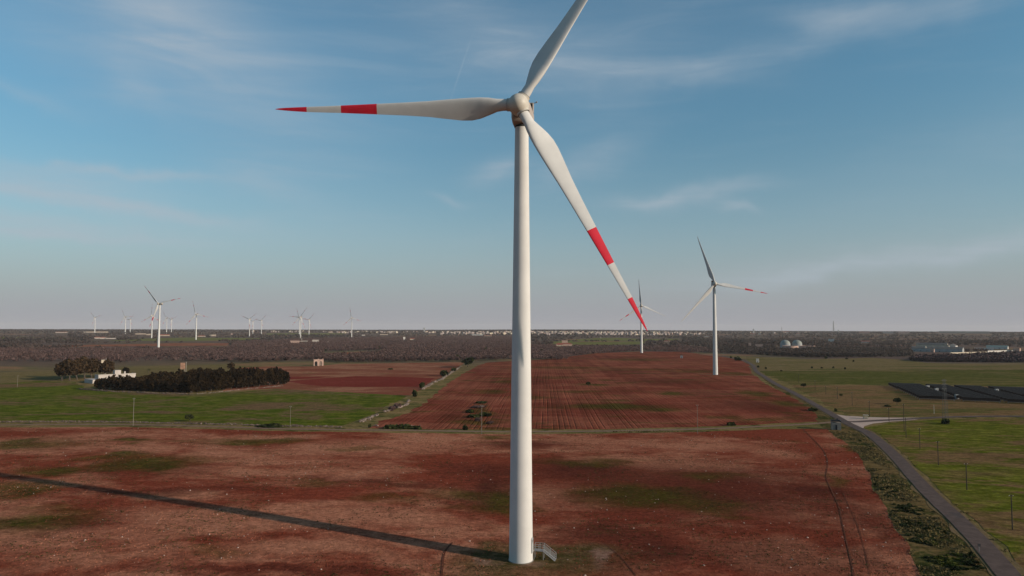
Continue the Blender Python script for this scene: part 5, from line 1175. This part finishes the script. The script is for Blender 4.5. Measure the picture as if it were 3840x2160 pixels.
# small cabins by the roads
building(3135, 1613, 32, 27, 'pale grey transformer cabin with dark flat roof at the track and road corner', 'cabinwall', 'flat', 'dark', 3.4, 0.1, 'transformer_cabin', 'cabin', 1)
building(2841, 1359, 10, 11, 'small white cabin in the meadow right of the far road bend', 'whitewash', 'flat', None, 3, 0.1, 'white_cabin', 'cabin', 1)
building(2556, 1343, 9, 9, 'tiny grey hut in the ploughed field left of the second turbine', 'greyw', 'flat', 'dark', 3, 0, 'grey_hut', 'hut', 1)
building(3247, 1572, 15, 8, 'low pale block on the gravel junction island', 'cream', 'flat', None, 2, 0.2, 'low_block', 'block', 1, False)
p = G(3140, 1590); t = thing('road_sign', 'dark little sign board on a post behind the transformer cabin', 'sign', p); mb = MB(); mb.tube((0, 0, -.2), (0, 0, 2.2), .06, .06, 6); mb.build('post', M['steel'], t); mb = MB(); mb.box((0, -.08, 2.0), (0.9, 0.05, 0.9)); mb.build('board', M['dark'], t)
p = G(3672, 2071); t = thing('road_sign', 'dark square sign board on a post at the near road verge', 'sign', p); mb = MB(); mb.tube((0, 0, -.2), (0, 0, 1.5), .05, .05, 6); mb.build('post', M['steel'], t); mb = MB(); mb.box((0, -.06, 1.3), (0.55, 0.04, 0.5)); mb.build('board', M['dark'], t)
# farm on the right
building(3495, 1306, 100, 20, 'long shed with blue grey roof, rear one of the farm on the right', 'cream', 'gable', 'metalroof', 18, D2R(-8), 'long_shed', 'shed', 6)
building(3548, 1307, 24, 17, 'cream gabled barn end at the right end of the rear long shed', 'cream', 'gable_side', 'metalroof', 20, D2R(-12), 'gabled_barn', 'barn', 1)
building(3573, 1307, 25, 17, 'cream gabled barn, right of the other cream gable', 'whitewash', 'gable_side', 'metalroof', 20, D2R(-12), 'gabled_barn', 'barn', 1)
building(3515, 1320, 165, 20, 'longest blue grey roofed shed, front one of the farm on the right', 'greyw', 'gable', 'metalroof', 22, D2R(-8), 'long_shed', 'shed', 8)
building(3497, 1321, 12, 11, 'small pinkish house in front of the longest farm shed', 'pink', 'flat', None, 6, -0.2, 'small_house', 'house', 1)
building(3740, 1309, 66, 13, 'green roofed shed among trees right of the farm', 'whitewash', 'gable', 'greenroof', 16, D2R(-6), 'green_shed', 'shed', 4)
building(3813, 1323, 22, 16, 'salmon coloured house at the right end of the cream wall', 'pink', 'flat', None, 9, -0.2, 'salmon_house', 'house', 2)
building(3690, 1313, 60, 7, 'low whitish sheds between the farm and the green roof', 'whitewash', 'flat', None, 10, 0, 'low_sheds', 'shed', 3)
for (px, py, lab) in [(3454, 1318, 'slim pale silo at the left end of the longest farm shed'), (3482, 1318, 'slim pale silo right of the other silo')]:
    p = G(px, py); m = mpp(p); t = thing('silo', lab, 'silo', p+Vector((0, -14, 0)), 0, 'farm silos'); mb = MB(); mb.lathe([(0.0, -0.3), (3*m, -0.3), (3*m, 18*m), (1.2*m, 21*m), (0.0, 21.4*m)], 14); mb.build('silo_body', M['cream'], t, True, D2R(40)); mb = MB(); mb.tube((3.2*m, 0, 0), (3.2*m, 0, 21*m), 0.2, 0.2, 5); mb.build('ladder', M['steel'], t)
def far_wall(nm, a, b_, h, label, mat):
    p, q = G(*a), G(*b_); d = (q-p).to_2d(); c = (p+q)/2; mb = MB(); mb.box((0, 0, h/2-0.3), (d.length, 0.5, h+0.6)); mb.box((0, 0, h+0.06), (d.length+0.1, 0.7, 0.14))
    o = mb.build(nm, M[mat]); o.location = c; o.rotation_euler = (0, 0, math.atan2(d.y, d.x)); tag(o, label, 'wall')
far_wall('boundary_wall', (3565, 1331), (3700, 1328), 4.0, 'tan boundary wall in front of the farm sheds', 'cream'); far_wall('boundary_wall', (3704, 1324), (3801, 1322), 4.2, 'long cream boundary wall left of the salmon house', 'whitewash'); far_wall('boundary_wall', (3840, 1326), (4100, 1326), 4.0, 'boundary wall right of the salmon house', 'pink')
for i, (px, lab) in enumerate([(3501, 'white van, left one of three parked before the farm wall'), (3509, 'white van, middle one of three parked before the farm wall'), (3520, 'white van, right one of three parked before the farm wall')]):
    p = G(px, 1334); t = thing('parked_van', lab, 'van', p, 0.1, 'vans parked at the farm'); mb = MB(); mb.box((0, 0, 1.25), (4.6, 1.9, 1.9)); mb.box((2.6, 0, 0.85), (0.9, 1.8, 1.1)); mb.build('body', M['whitewash'], t); mb = MB(); mb.box((2.0, -0.96, 1.6), (0.8, 0.05, 0.6)); mb.build('window', M['dark'], t)
    for x in (-1.4, 1.7):
        for y in (-0.9, 0.9): mb = MB(); mb.tube((x, y-0.1, 0.35), (x, y+0.1, 0.35), 0.35, 0.35, 10); mb.build('wheel', M['dark'], t)
# biogas domes
for (cx_, dx, rd, rdr, lab) in [(2945, 3, 17, 28, 'grey green domed tank, left one of two beyond the orchard'), (2989, 20, 17, 30, 'grey green domed tank, right one of two beyond the orchard')]:
    p = G(cx_, 1303); m = mpp(p); t = thing('domed_tank', lab, 'storage tank', p, 0, 'domed tanks beyond the orchard')
    mb = MB(); mb.lathe([(0, -1), (rd*1.05*m, -1), (rd*1.05*m, 15*m), (0, 15*m)], 32); mb.build('tank_wall', M['greyw'], t, True, D2R(40)); mb = MB()
    mb.lathe([(rd*m*math.cos(a), 15*m+13*m*math.sin(a)) for a in [math.pi/2*i/10 for i in range(11)]], 32); mb.build('dome', M['membrane'], t, True)
for (cx_, w_, lab) in [(2948, 56, 'low pale round basin in front of the left domed tank'), (3011, 54, 'low pale round basin in front of the right domed tank')]:
    p = G(cx_, 1305); m = mpp(p); t = thing('round_basin', lab, 'storage tank', p+Vector((0, -22, 0)), 0, 'basins of the domed tanks'); mb = MB(); mb.lathe([(0, -1), (w_/2*m, -1), (w_/2*m, 9.5*m), (w_/2*m-.5, 9.5*m), (w_/2*m-.5, 8*m), (0, 8*m)], 32); mb.build('basin_wall', M['pink'], t, True, D2R(40))
# other scattered buildings of the plain
M['farwhite'] = plain_mat('dimmed_white_plaster', (0.44, 0.38, 0.33), 0.9, 0.1); M['farcream'] = plain_mat('dimmed_cream_plaster', (0.38, 0.30, 0.235), 0.9, 0.1); M['farpink'] = plain_mat('dimmed_rose_plaster', (0.38, 0.255, 0.21), 0.9, 0.1)  # plaster copies with brightness lowered in the colour, for far buildings
for args in FAR_BLDS:
    a2 = list(args)
    if args[1] < 1275 or args[0] < 1300: a2[5] = {'whitewash': 'farwhite', 'cream': 'farcream', 'pink': 'farpink', 'greyw': 'greyw'}[a2[5]]; a2[3] = a2[3]*0.85
    building(*a2, wins=2 if args[2] > 8 else 1)
# ------------------------------------------------------------------ the far town
town_protos = []
rt = random.Random(31)
for i, (w, d, h, mat) in enumerate([(12, 10, 7, 'townwhite'), (16, 10, 9.5, 'townwhite'), (10, 10, 6.5, 'cream'), (20, 11, 12, 'townwhite'), (14, 12, 9, 'pink'), (24, 12, 8, 'cream'), (12, 12, 13, 'townwhite'), (15, 9, 7, 'townwhite')]):
    mb = MB(); mb.box((0, 0, h/2-1), (w, d, h+2), mi=0); mb.box((0, 0, h+0.25), (w+0.3, d+0.3, 0.5), mi=0); mb.box((w*0.2, 0, h+1.5), (w*0.3, d*0.4, 2.2), mi=0)
    fl = max(1, int(h/3.2)); k = max(2, int(w/4))
    for f in range(fl):
        for j in range(k): mb.box((-w/2+w*(j+.5)/k, -d/2, 1.7+f*3.1), (1.2, 0.12, 1.4), mi=1)
        for j in range(2): mb.box((w/2, -d/2+d*(j+.5)/2, 1.7+f*3.1), (0.12, 1.2, 1.4), mi=1)
    town_protos.append(mb.mesh('town_house', [M[mat], M['dark']]))
town = []
def town_area(n, x0, x1, ylo, yhi, dens=lambda t: 1.0):
    k = 0
    while k < n:
        t = rt.random(); px = x0+(x1-x0)*t
        if rt.random() > dens(t): continue
        py = ylo+(yhi-ylo)*rt.random()**1.5; town.append(G(px, py)); k += 1
town_area(240, 2000, 2420, 1246.5, 1257); town_area(150, 1650, 2000, 1246, 1255); town_area(90, 2420, 2640, 1247, 1258, lambda t: 1-0.75*t); town_area(60, 1240, 1650, 1244.5, 1250); town_area(22, 930, 1240, 1243, 1247); town_area(30, 2640, 3160, 1246, 1252)
town.sort(key=lambda p: p.x*p.x+p.y*p.y)
restm = MB()
for i, p in enumerate(town):
    me = rt.choice(town_protos); a = rt.uniform(0.25, 0.95)
    if i < 290:
        o = link('town_house', me); o.location = p; o.rotation_euler[2] = a; o.scale = (rt.uniform(.6, 1.0), .85, rt.uniform(.6, 1.0)); tag(o, 'pale flat roofed house in the front streets of the distant white town', 'house', 'houses of the distant town')
    else:
        w, h = rt.uniform(7, 13), rt.uniform(5, 9); restm.box((p.x, p.y, p.z+h/2-1), (w, 10, h+2), a, mi=rt.choice([0, 0, 0, 1, 1, 2]))
o = restm.build('town', [M['townwhite'], M['cream'], M['pink']]); tag(o, 'rear of the distant white town along the horizon', 'town', kind='stuff')
for (px, py, ty, w, lab) in [(1591, 1246, 1228, 7, 'domed church tower rising over the left part of the town'), (2826, 1250, 1233, 6, 'dark water tower on the horizon left of the smaller mast'), (3144, 1249, 1237, 5, 'small dark tower on the horizon just right of the tall mast')]:
    p = G(px, py); m = mpp(p); h = (py-ty)*m; t = thing('tower_building', lab, 'tower', p); mb = MB(); mb.box((0, 0, h*0.4), (w*m*0.7, w*m*0.7, h*0.8)); mb.build('shaft', M['greyw'], t); mb = MB(); mb.lathe([(w*m*0.5, h*0.8), (w*m*0.5, h*0.88), (w*m*0.3, h*0.97), (0, h)], 12); mb.build('cap', M['greyw'], t)
# ------------------------------------------------------------------ air
if HAZE > 0:
    hm, nt, b = newmat('haze_air'); nt.n.remove(b)
    pv = nt.new('ShaderNodeVolumePrincipled'); pv.inputs['Color'].default_value = (1.0, 0.93, 0.90, 1); pv.inputs['Density'].default_value = HAZE; pv.inputs['Anisotropy'].default_value = 0.0
    nt.l.new(pv.outputs[0], nt.n['Material Output'].inputs['Volume'])
    mb = MB(); x0, x1, y0, y1 = gx[0]-60, gx[-1]+60, gy[0]-60, gy[-1]+60; mb.box(((x0+x1)/2, (y0+y1)/2, 45), (x1-x0, y1-y0, 190)); o = mb.build('haze', hm); tag(o, kind='stuff')
